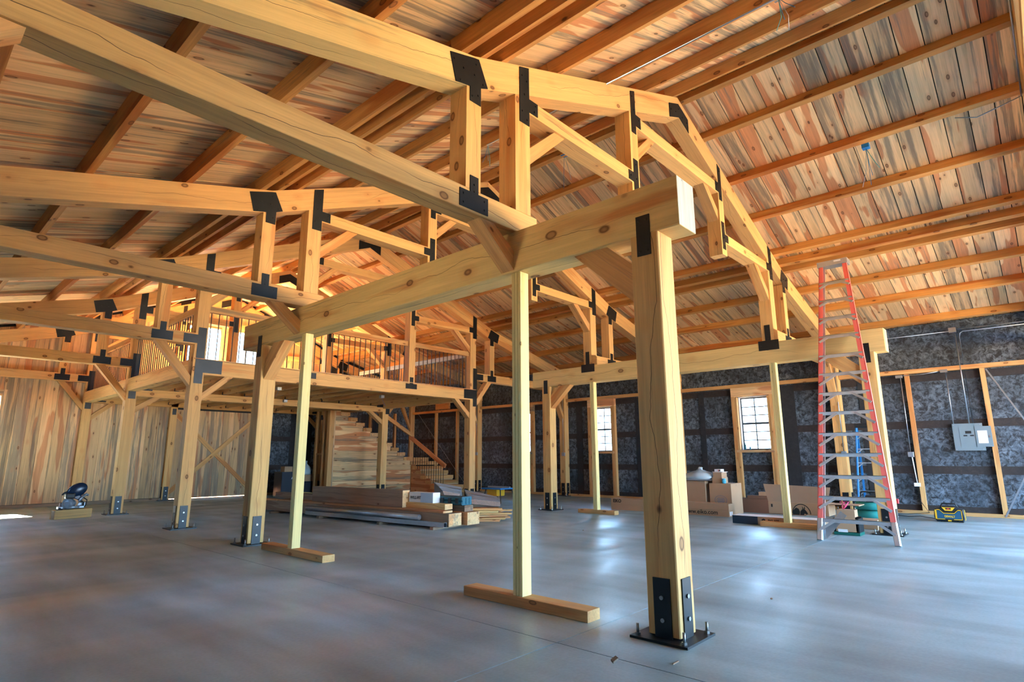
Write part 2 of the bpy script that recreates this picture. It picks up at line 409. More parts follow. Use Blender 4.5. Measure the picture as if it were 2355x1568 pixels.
# ------------------------------------------------------------------ dimensions
RX = 8.3
TY = [-.56, 3.9, 8.36, 12.82, 17.28, 21.74]
def rz(x):
    d = abs(x-RX)
    return 7.25-.40*d if d <= 4.7 else 5.37-.257*(d-4.7)
Y0, Y1, XL, XR = -5.1, 21.86, -.5, 17.0

# ------------------------------------------------------------------ floor
fl = structure('floor')
box('slab_bed', (XL-.15, Y0-.15, -.2), (XR+.15, Y1+.2, -.012), M_joint, fl)
g = .0045
for (x0, x1) in ((XL-.15, 3.64), (3.64, 12.75), (12.75, XR+.15)):
    for (y0, y1) in ((Y0-.15, 2.88), (2.88, 14.9), (14.9, Y1+.2)):
        box('slab', (x0+g, y0+g, -.1), (x1-g, y1-g, 0), M_conc, fl)
gr = box('ground', (-60, -60, -.35), (80, 90, -.2), M_ground); tag(gr, kind='structure')

# ------------------------------------------------------------------ walls
def wall_mesh(name, plane, c0, c1, u0, u1, z1, holes, mat, parent, top=None):
    """wall slab with rectangular holes [(u0, u1, z0, z1)]"""
    us = sorted({u0, u1}|{h[0] for h in holes}|{h[1] for h in holes}); mb = MB()
    for a, b in zip(us, us[1:]):
        zs = [(0, None)]
        cuts = sorted((h[2], h[3]) for h in holes if h[0] < (a+b)/2 < h[1])
        z = 0; spans = []
        for q0, q1 in cuts:
            if q0 > z: spans.append((z, q0))
            z = q1
        spans.append((z, z1))
        for s0, s1 in spans:
            if plane == 'x': mb.box((c0, a, s0), (c1, b, s1))
            else:
                if s1 == z1 and top:
                    xs = [a]+[x for x in (RX-4.7, RX, RX+4.7) if a < x < b]+[b]
                    for p, q in zip(xs, xs[1:]):
                        mb.slab([(p, s0), (q, s0), (q, top(q)), (p, top(p))], c0, c1, lambda u, v, n: (u, n, v))
                else: mb.box((a, c0, s0), (b, c1, s1))
    return mb.build(name, mat, parent)

WINS = [(5.66, 6.5), (10.84, 11.62), (14.45, 15.2)]
WZ = (1.52, 3.04)
wr = structure('wall_right')
wall_mesh('wall_wrap', 'x', XR, XR+.14, Y0, Y1, 4.5, [(a, b, *WZ) for a, b in WINS]+[(-4.6, -1.2, 0, 3.3)], M_fab, wr)
def strips(z0, z1, mat, name, x0=XR-.014):
    segs = [(-1.2, 4.1)] if False else None
    ed = [-1.2]+[v for a, b in WINS for v in (a, b)]+[Y1-.12] if not (z1 < WZ[0] or z0 > WZ[1]) else [-1.2, Y1-.12]
    for a, b in zip(ed[::2], ed[1::2]): box(name, (x0, a, z0), (XR, b, z1), mat, wr)
for z0, z1 in ((.07, .2), (.92, 1.1), (1.98, 2.16), (3.1, 3.28)): strips(z0, z1, M_girt, 'wrapped_girt')
for y0, y1 in ((7.55, 7.72), (9.45, 9.95), (12.1, 12.35), (4.95, 5.3), (13.4, 13.75), (3.25, 3.4)): box('wrap_overlap', (XR-.02, y0, .1), (XR-.004, y1, 3.25), M_fabd, wr)
# framing on the right wall
box('sole_plate', (XR-.14, -1.2, 0), (XR-.016, Y1-.12, .075), M_stud, wr)
for a, b in zip([-.56]+TY[1:-1], TY[1:]): box('girt', (XR-.17, a+.13, 3.30), (XR-.02, b-.13, 3.40), M_stud, wr)
for y in (-.56+.2, .85, 2.3, 18.6, 20.0): box('stud', (XR-.14, y-.045, .075), (XR-.016, y+.045, 3.30), M_stud, wr)
box('hung_board', (XR-.24, 19.0, 3.42), (XR-.16, 19.9, 3.68), M_stud, wr)
def strap(p0, p1, w=.032): beam('steel_strap', p0, p1, w, .003, M_galv, wr, up=(1, 0, 0))
strap((XR-.145, .78, 3.27), (XR-.145, -.6, -.2+.3)); strap((XR-.145, .86, .02), (XR-.145, -.7, 3.1))
strap((XR-.145, 21.2, 3.3), (XR-.145, 18.05, .3), .02)

def window(n, a, b, framed=True, X=XR, s=1):
    w = structure('window_%d' % n)
    z0, z1 = WZ; m = (a+b)/2; xi = X-.14*s
    def bx(name, x0, y0, z0_, x1, y1, z1_, mat=M_stud):
        return box(name, (min(x0, x1), y0, z0_), (max(x0, x1), y1, z1_), mat, w)
    if framed:
        bx('header_board', xi, a-.16, z1+.01, X-.016*s, b+.16, 3.30, M_wallp)
        bx('jamb_stud', xi, a-.16, .075, X-.016*s, a-.07, z1+.01); bx('jamb_stud', xi, b+.07, .075, X-.016*s, b+.16, z1+.01)
        bx('trimmer_stud', xi+.012*s, a-.065, .075, X-.016*s, a-.005, 3.03); bx('trimmer_stud', xi+.012*s, b+.005, .075, X-.016*s, b+.065, 3.03)
        bx('sill_board', xi-.02*s, a-.1, z0-.07, X+.12*s, b+.1, z0, M_wallp)
    e = .025
    for q in ((a, z0, a+e, z1), (b-e, z0, b, z1)): bx('window_jamb', X-.01*s, q[0], q[1], X+.13*s, q[2], q[3], M_paper)
    bx('window_head', X-.01*s, a+e, z1-e, X+.13*s, b-e, z1, M_paper)
    xs0, xs1 = X+.07*s, X+.11*s
    for q in ((a+e, z0, a+e+.035, z1-e), (b-e-.035, z0, b-e, z1-e), (a+e+.035, z0, b-e-.035, z0+.04), (a+e+.035, z1-e-.035, b-e-.035, z1-e)):
        bx('sash_rail', xs0, q[0], q[1], xs1, q[2], q[3], M_sash)
    ya, yb, za, zb = a+e+.035, b-e-.035, z0+.04, z1-e-.035
    bx('muntin', xs0+.01*s, m-.015, za, xs1-.01*s, m+.015, zb, M_sash)
    for i in range(1, 6):
        z = za+(zb-za)*i/6; h = .03 if i == 3 else .014
        bx('meeting_rail' if i == 3 else 'muntin', xs0+(.0 if i == 3 else .01)*s, ya, z-h, xs1-(.0 if i == 3 else .01)*s, yb, z+h, M_sash)
    for i in range(6):
        zA = za+(zb-za)*i/6+.006; zB = za+(zb-za)*(i+1)/6-.006
        for u, v in ((ya, m-.008), (m+.008, yb)):
            bx('pane', X+.088*s, u, zA, X+.092*s, v, zB, M_glass)
    return w
for i, (a, b) in enumerate(WINS): window(i+1, a, b)

# left wall: never in view, its windows added to let daylight in
wlf = structure('wall_left')
LW = [(5.6, 6.5), (14.7, 15.6)]
wall_mesh('wall_board', 'x', XL-.14, XL, Y0, Y1, 4.5, [(a, b, *WZ) for a, b in LW], M_fab, wlf)
for i, (a, b) in enumerate(LW): window(i+4, a, b, False, XL, -1)
# front wall (behind the camera) with its wide doorway
wf = structure('wall_front')
wall_mesh('wall_board', 'y', Y0-.14, Y0, XL, XR, 4.5, [(6.0, 15.2, 0, 4.2)], M_fab, wf, top=lambda x: rz(x)+.18)

# back wall
wb = structure('wall_back')
GW = [(6.98, 8.1), (8.5, 9.6)]; GZ = (3.75, 6.0)
DOOR = (6.88, 9.72)
holesB = [(a, b, *GZ) for a, b in GW]+[(1.35, 2.35, 2.0, 3.15)]
# door hole shares columns with gable windows
mbh = holesB+[(DOOR[0], DOOR[1], 0, 3.0)]
us = sorted({XL, XR}|{h[0] for h in mbh}|{h[1] for h in mbh}|{RX-4.7, RX, RX+4.7})
mb = MB()
for a, b in zip(us, us[1:]):
    cuts = sorted((h[2], h[3]) for h in mbh if h[0] < (a+b)/2 < h[1]); z = 0
    for q0, q1 in cuts:
        if q0 > z: mb.box((a, Y1-.06, z), (b, Y1+.06, q0))
        z = q1
    mb.slab([(a, z), (b, z), (b, rz(b)+.18), (a, rz(a)+.18)], Y1-.06, Y1+.06, lambda u, v, n: (u, n, v))
mb.build('wall_backing', M_fabd, wb)
yf = 21.74
def planks(x0, x1, zlo, zhi, skip=(), w=.3):
    n = max(1, round((x1-x0)/w)); d = (x1-x0)/n
    for i in range(n):
        a, b = x0+i*d+.003, x0+(i+1)*d-.003; dy = random.uniform(0, .012)
        zt = (min(zhi, rz(a)+.1), min(zhi, rz(b)+.1)) if zhi > 4 else (zhi, zhi)
        segs = [(zlo, None)]
        for s in skip:
            if a < s[1]-.02 and b > s[0]+.02:
                if s[2] > zlo: prism('plank', [(a, zlo), (b, zlo), (b, s[2]), (a, s[2])], yf+dy, yf+.025+dy, M_wallp, wb, gdir=(0, 1))
                segs = [(s[3], None)]
        z = segs[0][0]
        if zt[0] > z+.05 or zt[1] > z+.05:
            prism('plank', [(a, z), (b, z), (b, max(zt[1], z+.01)), (a, max(zt[0], z+.01))], yf+dy, yf+.025+dy, M_wallp, wb, gdir=(0, 1))
planks(XL, 1.35, .09, 3.66); planks(1.35, 2.35, .09, 3.66, [(1.35, 2.35, 2.0, 3.15)], .33); planks(2.35, 4.22, .09, 3.66)
planks(4.46, 6.66, .09, 3.07)
planks(XL, 3.5, 3.9, 9); planks(3.72, 4.22, 3.9, 9); planks(4.46, 6.66, 3.38, 9); planks(6.98, 8.1, 3.38, 9, [(*GW[0], *GZ)], .28); planks(8.1, 8.5, 3.38, 9, w=.2)
planks(8.5, 9.6, 3.38, 9, [(*GW[1], *GZ)], .275); planks(9.93, 12.05, 3.38, 9)
box('sole_plate', (XL, yf-.1, 0), (6.66, yf+.02, .085), M_aged, wb)
wall_mesh('wall_wrap', 'y', yf+.02, yf+.04, 9.95, XR, 4.4, [], M_fab, wb)
for z0, z1 in ((.07, .2), (.92, 1.1), (1.98, 2.16)): box('wrapped_girt', (9.96, yf+.006, z0), (XR, yf+.02, z1), M_girt, wb)
for x0 in (11.0, 14.2): box('wrap_overlap', (x0, yf, .1), (x0+.9, yf+.018, 3.2), M_fabd, wb)
box('sole_plate', (9.95, yf-.1, 0), (XR-.15, yf+.005, .085), M_stud, wb)
for x in (13.2, 14.6, 15.9): box('stud', (x-.045, yf-.12, .085), (x+.045, yf-.002, 3.3), M_stud, wb)
def winB(n, a, b, z0, z1, rows, cols):
    w = structure('window_%d' % n); e = .03
    box('window_jamb', (a, yf-.02, z0), (a+e, Y1+.05, z1), M_wallp, w); box('window_jamb', (b-e, yf-.02, z0), (b, Y1+.05, z1), M_wallp, w)
    box('window_head', (a+e, yf-.02, z1-e), (b-e, Y1+.05, z1), M_wallp, w); box('sill_board', (a+e, yf-.03, z0), (b-e, Y1+.05, z0+e), M_wallp, w)
    y0, y1 = Y1-.02, Y1+.01
    for i in range(1, cols): x = a+(b-a)*i/cols; box('muntin', (x-.01, y0, z0+e), (x+.01, y1, z1-e), M_sash, w)
    for j in range(1, rows): z = z0+(z1-z0)*j/rows; box('muntin', (a+e, y0, z-.01), (b-e, y1, z+.01), M_sash, w)
    for i in range(cols):
        for j in range(rows):
            box('pane', (a+(b-a)*i/cols+.012+(.02 if i == 0 else 0), Y1-.006, z0+(z1-z0)*j/rows+.012), (a+(b-a)*(i+1)/cols-.012-(.02 if i == cols-1 else 0), Y1-.003, z0+(z1-z0)*(j+1)/rows-.012), M_glass, w)
winB(7, *GW[0], *GZ, 3, 2); winB(8, *GW[1], *GZ, 3, 2); winB(9, 1.35, 2.35, 2.0, 3.15, 2, 2)
for x0, x1 in ((1.22, 1.35), (2.35, 2.47)): box('window_casing', (x0, yf-.03, .1), (x1, yf-.001, 3.3), M_wallp, wb)
box('window_casing', (1.35, yf-.03, 3.17), (2.35, yf-.001, 3.3), M_wallp, wb)

# sliding door outside the opening
sdr = thing('sliding_door', 'wide plank barn door with an X of boards in the end wall', 'door', (8.3, 22.0, 0))
x = -1.8
while x < 1.75:
    w = random.choice((.19, .24, .28)); box('plank', (x+.002, -.03, .024), (x+w-.002, 0, 3.15), M_wallp, sdr); x += w
box('door_light_stop', (-1.8, .001, .024), (1.9, .03, 3.15), M_wallp, sdr, long=2)  # added panel out of sight, stops light leaking between the planks
def brc(p0, p1, y): beam('cross_brace', (p0[0], y, p0[1]), (p1[0], y, p1[1]), .035, .14, M_stud, sdr, up=(0, 0, 1))
brc((-1.36, 2.86), (1.3, .3), -.05); brc((-1.36, .22), (1.3, 2.75), -.09)
box('door_sill', (6.9, Y1+.07, -.15), (9.7, Y1+.8, .012), M_red, None).update_tag()
tag(bpy.data.objects['door_sill'], kind='structure')

# ------------------------------------------------------------------ ceiling: deck, planks and purlins on both slopes
PL = {'L': [.27, 1.34, 2.45, 3.46, 3.73, 4.04, 5.04, 6.18, 7.22, 8.17], 'R': [8.43, 9.25, 10.35, 11.40, 12.52, 12.87, 13.14, 14.2, 15.26, 16.55]}
for side in 'LR':
    c = structure('ceiling')
    s = -1 if side == 'L' else 1
    th = .175
    def seg(d0, d1):
        a, b = RX+s*d0, RX+s*d1
        za, zb = (7.25-.4*d0, 7.25-.4*d1) if d1 <= 4.71 else (5.37-.257*(d0-4.7), 5.37-.257*(d1-4.7))
        return V((a, 0, za)), V((b, 0, zb))
    dm = MB()
    for d0, d1 in ((0, 4.7), (4.7, 8.95)):
        p, q = seg(d0-(.072 if d0 == 0 else 0), d1); ax = (q-p).normalized(); n = ax.cross(V((0, s*-1, 0))); n = n if n.z > 0 else -n
        ny = 87; w = (Y1+.1-Y0)/ny
        gap = .004 if side == 'L' else .013
        for i in range(ny):
            yc = Y0+(i+.5)*w; off = n*(th+.0125+random.choice((0, .003, .006))); jit = 0
            pp, qq = p+off, q+off; pp.y = qq.y = yc
            if s < 0: pp, qq = qq, pp
            beam('plank', pp, qq, w-gap, .025, M_roof, c, up=n)
        dm.slab([(p.x, p.z), (q.x, q.z), (q.x+n.x*.08, q.z+n.z*.08), (p.x+n.x*.08, p.z+n.z*.08)], Y0-.1, Y1+.1, lambda u, v, k, n=n: (u+n.x*.215, k, v+n.z*.215))
    dm.build('roof_deck', M_deckb, c)
    for x in PL[side]:
        d = abs(x-RX); sl = (.4 if d <= 4.7 else .257)*(-s)
        ax = V((1, 0, sl)).normalized(); n = V((-ax.z, 0, ax.x))
        cpt = V((x, 0, rz(x)))+n*(th/2-.001)
        ys = [Y0]+TY[:]; ys[-1] = yf-.004
        for y0, y1 in zip(ys, ys[1:]):
            beam('purlin', (cpt.x, y0+.001, cpt.z), (cpt.x, y1-.001, cpt.z), .09, th-.004, M_purl, c, up=n)

# ------------------------------------------------------------------ steel parts
def steel(parent, poly, y, bolts=(), plane='xz', t=.008, label=None, sgn=-1):
    """flat plate with bolt heads; poly in (u, z) on the plane y (or x); sgn = the side it stands proud of"""
    mb = MB()
    fn = (lambda u, v, n: (u, n, v)) if plane == 'xz' else (lambda u, v, n: (n, u, v))
    mb.slab(poly, y, y+sgn*t, fn)
    for u, v in bolts:
        a = V(fn(u, v, y+sgn*t)); b = V(fn(u, v, y+sgn*(t+.009))); mb.cyl(a, b, .011, seg=6, mi=1)
    return mb.build('steel_plate', [M_steel, M_steel], parent)

def post(parent, x0, x1, y0, y1, z1, mat=None, base=True, ch=.006, right_lit=True):
    p = box('post', (x0, y0, .03 if base else 0), (x1, y1, z1), mat or M_post, parent, long=2, ch=ch)
    if base:
        inv = LM[p.name].inverted()
        def kid(o): o.parent = p; o.matrix_local = inv
        cx_, cy_ = (x0+x1)/2, (y0+y1)/2
        mb = MB(); mb.box((cx_-.235, cy_-.235, 0), (cx_+.235, cy_+.235, .018))
        kid(mb.build('base_plate', M_steel))
        for sx in (-1, 1):
            for sy in (-1, 1):
                u, v = cx_+sx*.19, cy_+sy*.19; mb = MB()
                mb.cyl((u, v, .018), (u, v, .1), .011, seg=8); mb.cyl((u, v, .018), (u, v, .036), .022, seg=6)
                kid(mb.build('anchor_bolt', M_bolt))
        for k in range(4):
            mb = MB(); hw = .07
            if k == 0: lo, hi, a, d = (x0-.01, cy_-hw, .018), (x0, cy_+hw, .44), V((x0-.01, cy_, 0)), V((-1, 0, 0))
            elif k == 1: lo, hi, a, d = (cx_-hw, y0-.01, .018), (cx_+hw, y0, .44), V((cx_, y0-.01, 0)), V((0, -1, 0))
            elif k == 2: lo, hi, a, d = (x1, cy_-hw, .018), (x1+.01, cy_+hw, .44), V((x1+.01, cy_, 0)), V((1, 0, 0))
            else: lo, hi, a, d = (cx_-hw, y1, .018), (cx_+hw, y1+.01, .44), V((cx_, y1+.01, 0)), V((0, 1, 0))
            mb.box(lo, hi)
            for z in ((.15, .31) if k % 2 else (.14, .30)): mb.cyl(a+V((0, 0, z)), a+V((0, 0, z))+d*.012, .016, seg=8, mi=1)
            kid(mb.build('steel_plate', [M_steel, M_bolt]))
    return p

# ------------------------------------------------------------------ trusses
H = .12
def truss(k, label, full, wallend=False):
    yc = TY[k]; t = thing('roof_truss', label, 'roof truss', (RX, yc, 0), 'timber roof trusses across the barn')
    a0, a1, b0, b1 = 4.22-RX, 4.46-RX, 12.05-RX, 12.29-RX   # local x
    def mir(poly, s): return [(-u, v) for u, v in poly][::-1] if s > 0 else poly
    yF = -H
    dv = .36
    zi = lambda d: 7.25-.4*d
    zo = lambda d: 5.37-.257*(d-4.7)
    for s in (-1, 1):
        e = 8.8 if s < 0 else 8.7
        inner = [(0, zi(0)), (-4.7, zi(4.7)), (-4.7, zi(4.7)-dv), (0, zi(0)-dv-.02)]
        outer = [(-4.7, zo(4.7)), (-e, zo(e)), (-e, zo(e)-dv), (-4.7, zo(4.7)-dv)]
        prism('rafter', mir(inner, s), -H, H, M_tim, t, gdir=(1, .4*(-s)))
        prism('rafter', mir(outer, s), -H, H, M_pale if k == 1 and s < 0 else M_tim, t, gdir=(1, .257*(-s)))
        # tie beam of the aisle
        x_in = (a1+.10 if s < 0 else b0) if not full else (a0 if s < 0 else b1)
        x_out = XL-RX if s < 0 else XR-RX
        zt0, zt1 = 3.662, 3.90
        box('tie_beam', (min(x_in, x_out), -H, zt0), (max(x_in, x_out), H, zt1), M_tim if k > 1 or s > 0 else M_post, t, long=0, ch=.005)
        # short queen post under the bend
        q0, q1 = 3.50-RX, 3.70-RX
        if s > 0: q0, q1 = -q1, -q0
        box('queen_post', (q0, -H, zt1), (q1, H, zo(4.7)-dv+(.0 if s < 0 else 0)-.0), M_tim, t, long=2)
        # post or vertical over the header
        v0, v1 = (a0, a1) if s < 0 else (b0, b1)
        vz = zi(min(abs(v0), abs(v1)))-dv
        poly = [(v0, 0), (v1, 0), (v1, zi(abs(v1))-dv), (v0, zi(abs(v0))-dv)]
        if full:
            base = min(zi(abs(v0)), zi(abs(v1)))-dv
            post(t, v0, v1, -H, H, base, M_tim, not wallend or True, .005)
        else:
            zb = 3.90 if s < 0 else 3.62
            prism('queen_post', [(v0, zb), (v1, zb), (v1, zi(abs(v1))-dv), (v0, zi(abs(v0))-dv)], -H, H, M_tim, t, gdir=(0, 1))
        # hanging vertical
        h0, h1 = 6.67-RX, 6.88-RX
        if s > 0: h0, h1 = -h1, -h0
        hb = 4.87 if k in (0, 1, 2) else (3.38 if k < 5 else 3.04)
        prism('hanging_post', [(h0, hb), (h1, hb), (h1, zi(abs(h1))-dv), (h0, zi(abs(h0))-dv)], -H, H, M_tim, t, gdir=(0, 1))
        if k == 5:   # the door posts below
            post(t, h0, h1, -H, H, 3.04, M_tim, True, .005)
        # side collar
        c0, c1 = (a1, h0) if s < 0 else (h1, b0)
        box('collar', (c0, -H, 5.12), (c1, H, 5.30), M_tim, t, long=0)
        # braces
        def brace(xp, zl, xe, zb, c, w=.09):
            sg = 1 if xe > xp else -1
            prism('knee_brace', [(xp, zl), (xe, zb), (xe-sg*c, zb), (xp, zl+c)], -w, w, M_stud, t, gdir=(xe-xp, zb-zl))
        xa = a1 if s < 0 else b0; sg = 1 if s < 0 else -1
        brace(xa, 4.50, xa+sg*.68, 5.12, .2)
        xh = h1 if s < 0 else h0
        brace(xh, 5.52, xh+sg*.55, 6.04, .19)
        xo = a0 if s < 0 else b1
        if full:
            brace(xo, 2.80, xo-sg*.72, zt0, .2); brace(xa, 2.5, xa+sg*.6, 3.05 if k != 4 else 2.95, .17)
        elif s < 0: brace(xo, 3.24, xo-sg*.5, zt0, .2, .09)
        # braces at the side walls
        xw = (XL-RX+.02) if s < 0 else (XR-RX-.26)
        if s > 0:
            wp = post(t, XR-RX-.26, XR-RX-.02, -H, H, zt0, M_tim, k in (1, 2, 3, 4), .005)
            brace(xw, 2.62, xw-.55, zt0, .19)
        else:
            box('post', (XL-RX+.0, -H, 0), (XL-RX+.22, H, zt0), M_tim, t, long=2); brace(XL-RX+.22, 3.2, XL-RX+.75, zt0, .2, .09)
        # steel plates on the near face
        def pl(pts, bolts=()):
            P_ = [(u-RX, v) for u, v in pts]; B_ = [(u-RX, v) for u, v in bolts]
            steel(t, mir(P_, s), yF, [(-u, v) if s > 0 else (u, v) for u, v in B_])
        pl([(3.27, 5.24), (3.60, 5.345), (3.66, 5.36), (3.79, 5.09), (3.69, 5.045), (3.69, 4.84), (3.54, 4.84), (3.54, 5.0), (3.35, 4.955)],
           [(3.32, 5.19), (3.41, 5.0), (3.45, 5.15), (3.62, 5.28), (3.6, 5.15), (3.72, 5.1), (3.57, 4.9), (3.65, 4.94)])
        pl([(3.555, 4.04), (3.665, 4.04), (3.665, 3.865), (3.80, 3.865), (3.80, 3.685), (3.42, 3.685), (3.42, 3.865), (3.555, 3.865)],
           [(3.61, 3.95), (3.47, 3.82), (3.75, 3.82), (3.47, 3.73), (3.75, 3.73), (3.61, 3.88)])
        pl([(4.29, 5.63), (4.45, 5.69), (4.45, 5.30), (4.60, 5.30), (4.60, 5.14), (4.45, 5.14), (4.45, 4.96), (4.29, 4.96)],
           [(4.33, 5.54), (4.41, 5.5), (4.37, 5.32), (4.33, 5.1), (4.41, 5.02), (4.56, 5.26), (4.54, 5.18)])
        pl([(6.72, 6.57), (6.84, 6.62), (6.84, 6.24), (6.98, 6.24), (6.98, 6.06), (6.84, 6.06), (6.84, 5.92), (6.72, 5.92)], [(6.76, 6.5), (6.8, 6.3), (6.78, 6.0), (6.93, 6.18)])
        pl([(6.72, 5.50), (6.84, 5.50), (6.84, 4.98), (6.72, 4.98), (6.72, 5.14), (6.58, 5.14), (6.58, 5.28), (6.72, 5.28)], [(6.78, 5.42), (6.78, 5.2), (6.63, 5.21), (6.78, 5.04)])
        if full:
            pl([(4.27, 4.03), (4.43, 4.03), (4.43, 3.40), (4.27, 3.40), (4.27, 3.69), (4.0, 3.69), (4.0, 3.87), (4.27, 3.87)],
               [(4.35, 3.95), (4.35, 3.6), (4.06, 3.78), (4.2, 3.82)])
            pl([(4.27, 3.40), (4.43, 3.40), (4.43, 3.36), (4.80, 3.36), (4.80, 3.09), (4.43, 3.09), (4.43, 2.86), (4.27, 2.86)], [(4.35, 3.3), (4.35, 2.95), (4.7, 3.3), (4.7, 3.15)])
        if k >= 3:
            if k == 5: pl([(6.72, 3.0), (6.84, 3.0), (6.84, 2.8), (6.72, 2.8)])
            else: pl([(6.72, 3.52), (6.84, 3.52), (6.84, 3.34), (6.97, 3.34), (6.97, 3.2), (6.59, 3.2), (6.59, 3.34), (6.72, 3.34)], [(6.64, 3.27), (6.92, 3.27), (6.78, 3.44)])
        if not full and s > 0:   # inverted T on the header's face under the right-hand post
            steel(t, [(-.055, 3.98), (.055, 3.98), (.055, 3.66), (.2, 3.66), (.2, 3.46), (-.2, 3.46), (-.2, 3.66), (-.055, 3.66)], b0, [(0, 3.9), (0, 3.7), (-.15, 3.56), (.15, 3.56)], plane='yz')
    # centre collar and ridge
    box('collar', (6.88-RX, -H, 6.04), (9.72-RX, H, 6.23), M_tim, t, long=0)
    steel(t, [(0, 7.13), (-.34, 6.99), (-.34, 6.74), (0, 6.88), (.34, 6.74), (.34, 6.99)], yF, [(-.28, 6.9), (0, 7.03), (.28, 6.9), (-.12, 6.93), (.12, 6.93)])
    if k == 5: box('loft_beam', (a1, -H, 3.05), (b0, H, 3.36), M_tim, t, long=0, ch=.005)
    return t
TL = ['timber roof truss behind the viewpoint with posts down to the floor',
      'nearest timber truss overhead, its beam end resting on the big header by the ridge plate',
      'second nearest timber truss, landing on the header above the T-footed prop beside the lumber pile',
      'timber truss over the front edge of the loft with blue-lit steel plates',
      'timber truss crossing the middle of the loft behind the front railing',
      'timber truss standing in the planked gable end wall']
for k in range(6): truss(k, TL[k], k in (0, 3, 4, 5))

# ------------------------------------------------------------------ headers with their posts
def header(label, x0, x1, y0, y1, z0, z1, pa, pb, mat, pw=.26):
    t = thing('header_beam', label, 'header beam', (x0, y0, 0), 'long headers carried by two posts')
    L = lambda p: (p[0]-x0, p[1]-y0, p[2])
    hb = box('beam', L((x0, y0, z0)), L((x1, y1, z1)), mat, t, ch=.008)
    e = box('beam_end', L((x0+.004, y0-.002, z0+.004)), L((x1-.004, y0, z1-.004)), M_white if x0 < 8 else M_end, t, label='pale whitewashed end face' if x0 < 8 else None)
    for q, sgn in ((pa, 1), (pb, -1)):
        post(t, 0, pw, q-y0, q-y0+pw, z0, M_post, True, .008)
        f = q-y0+(pw if sgn > 0 else 0)
        prism('knee_brace', [(f, z0-.58), (f+sgn*.64, z0), (f+sgn*.27, z0), (f, z0-.24)], .05, pw-.03, M_stud, t, plane='yz', gdir=(sgn*.6, .52))
        c = q-y0+pw/2
        steel(t, [(c-.065, z0-.19), (c+.065, z0-.19), (c+.065, z0+.17), (c-.065, z0+.17)], 0, [(c-.035, z0-.15), (c+.035, z0-.15), (c-.035, z0+.13), (c+.035, z0+.13)], plane='yz')
    return t
header('massive pale header beam on the two nearest posts, its whitewashed end facing out above the near post', 4.22, 4.53, 1.98, 10.3, 3.22, 3.66, 2.18, 9.5, M_pale)
header('long header beam running behind the red ladder, on posts beside the cartons', 12.05, 12.36, 1.9, 10.2, 3.2, 3.62, 2.08, 9.62, M_pale)

# ------------------------------------------------------------------ T-footed props
def prop(label, x, y, z1, foot):
    """three studs side by side on a foot plank"""
    t = thing('shoring_prop', label, 'prop', (x, y, 0), 'temporary lumber props under the headers')
    for y0, y1 in ((-.06, -.022), (-.02, .018), (.02, .058)):
        box('stud', (-.065, y0, .09), (.065, y1, z1), M_prop, t, long=2, ch=.004)
    box('foot_plank', (-.09, foot[0], 0), (.09, foot[1], .09), M_stud, t, ch=.004)
    return t
prop('yellow-green prop on a long T foot under the near header, in mid-picture', 4.30, 3.80, 3.215, (-.80, .70))
prop('greenish prop on a T foot beside the stacked timbers', 4.30, 8.16, 3.215, (-.95, .82))
prop('pale prop on a short T foot under the rear header, before a window', 12.12, 8.27, 3.195, (-.55, .5))
prop('pale prop in front of the open cartons, its foot reaching the red ladder', 12.12, 3.87, 3.195, (-.75, .5))

# ------------------------------------------------------------------ loft
lf = thing('loft_platform', 'timber loft floor with beams and joists over the far half of the barn', 'loft', (8.3, 17.2, 0))
def L(x, y, z): return (x-8.3, y-17.2, z)
box('edge_beam', L(4.46, 12.70, 3.05), L(12.05, 12.94, 3.36), M_tim, lf, ch=.006)
box('cross_beam', L(4.46, 17.16, 2.93), L(12.05, 17.40, 3.12), M_tim, lf, ch=.005)
for x0 in (4.22, 12.05):
    for y0, y1 in ((12.94, 17.16), (17.40, 21.62)): box('edge_beam', L(x0, y0, 3.05), L(x0+.24, y1, 3.36), M_tim, lf, ch=.005)
for i in range(12):
    x = 4.75+i*.62
    for yy in (17.159, 21.619): box('joist_hanger', L(x-.055, yy-.05, 3.12), L(x+.055, yy, 3.2), M_steel, lf)
    box('joist', L(x-.045, 12.95, 3.13), L(x+.045, 21.6, 3.335), M_stud, lf)
y = 12.66
while y < 21.55:
    w = .28; box('deck_board', L(4.24, y+.002, 3.337 if y > 12.9 else 3.362), L(12.27, min(y+w, 21.6)-.002, 3.378), M_wallp, lf, long=0); y += w

def railing(label, p0, p1, segs, rmat=None):
    t = thing('loft_railing', label, 'railing', p0, 'railings with thin steel balusters round the loft')
    d = V(p1)-V(p0); n = d.normalized(); Ltot = d.length
    for a, b in segs:
        A, B = n*a, n*b
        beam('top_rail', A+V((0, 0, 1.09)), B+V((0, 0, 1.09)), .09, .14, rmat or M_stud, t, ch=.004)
        m = int((b-a)/.15)
        for i in range(m):
            q = n*(a+(i+.5)*(b-a)/m)
            beam('baluster', q+V((0, 0, .0)), q+V((0, 0, 1.02)), .016, .016, M_rod, t)
    return t
railing('front railing of the loft facing the hall', (4.46, 12.82, 3.38), (12.05, 12.82, 3.38), [(0, 2.21), (2.42, 5.26), (5.47, 7.59)])
railing('side railing of the loft nearest the planked end wall windows', (4.34, 12.94, 3.38), (4.34, 21.62, 3.38), [(0, 4.22), (4.46, 8.68)])
railing('side railing of the loft above the staircase with sunlight coloured into its top rail', (12.17, 12.94, 3.38), (12.17, 18.9, 3.38), [(0, 4.22), (4.46, 5.96)], M_white)  # rail takes the white wood so the sunshine on it sits in its colour

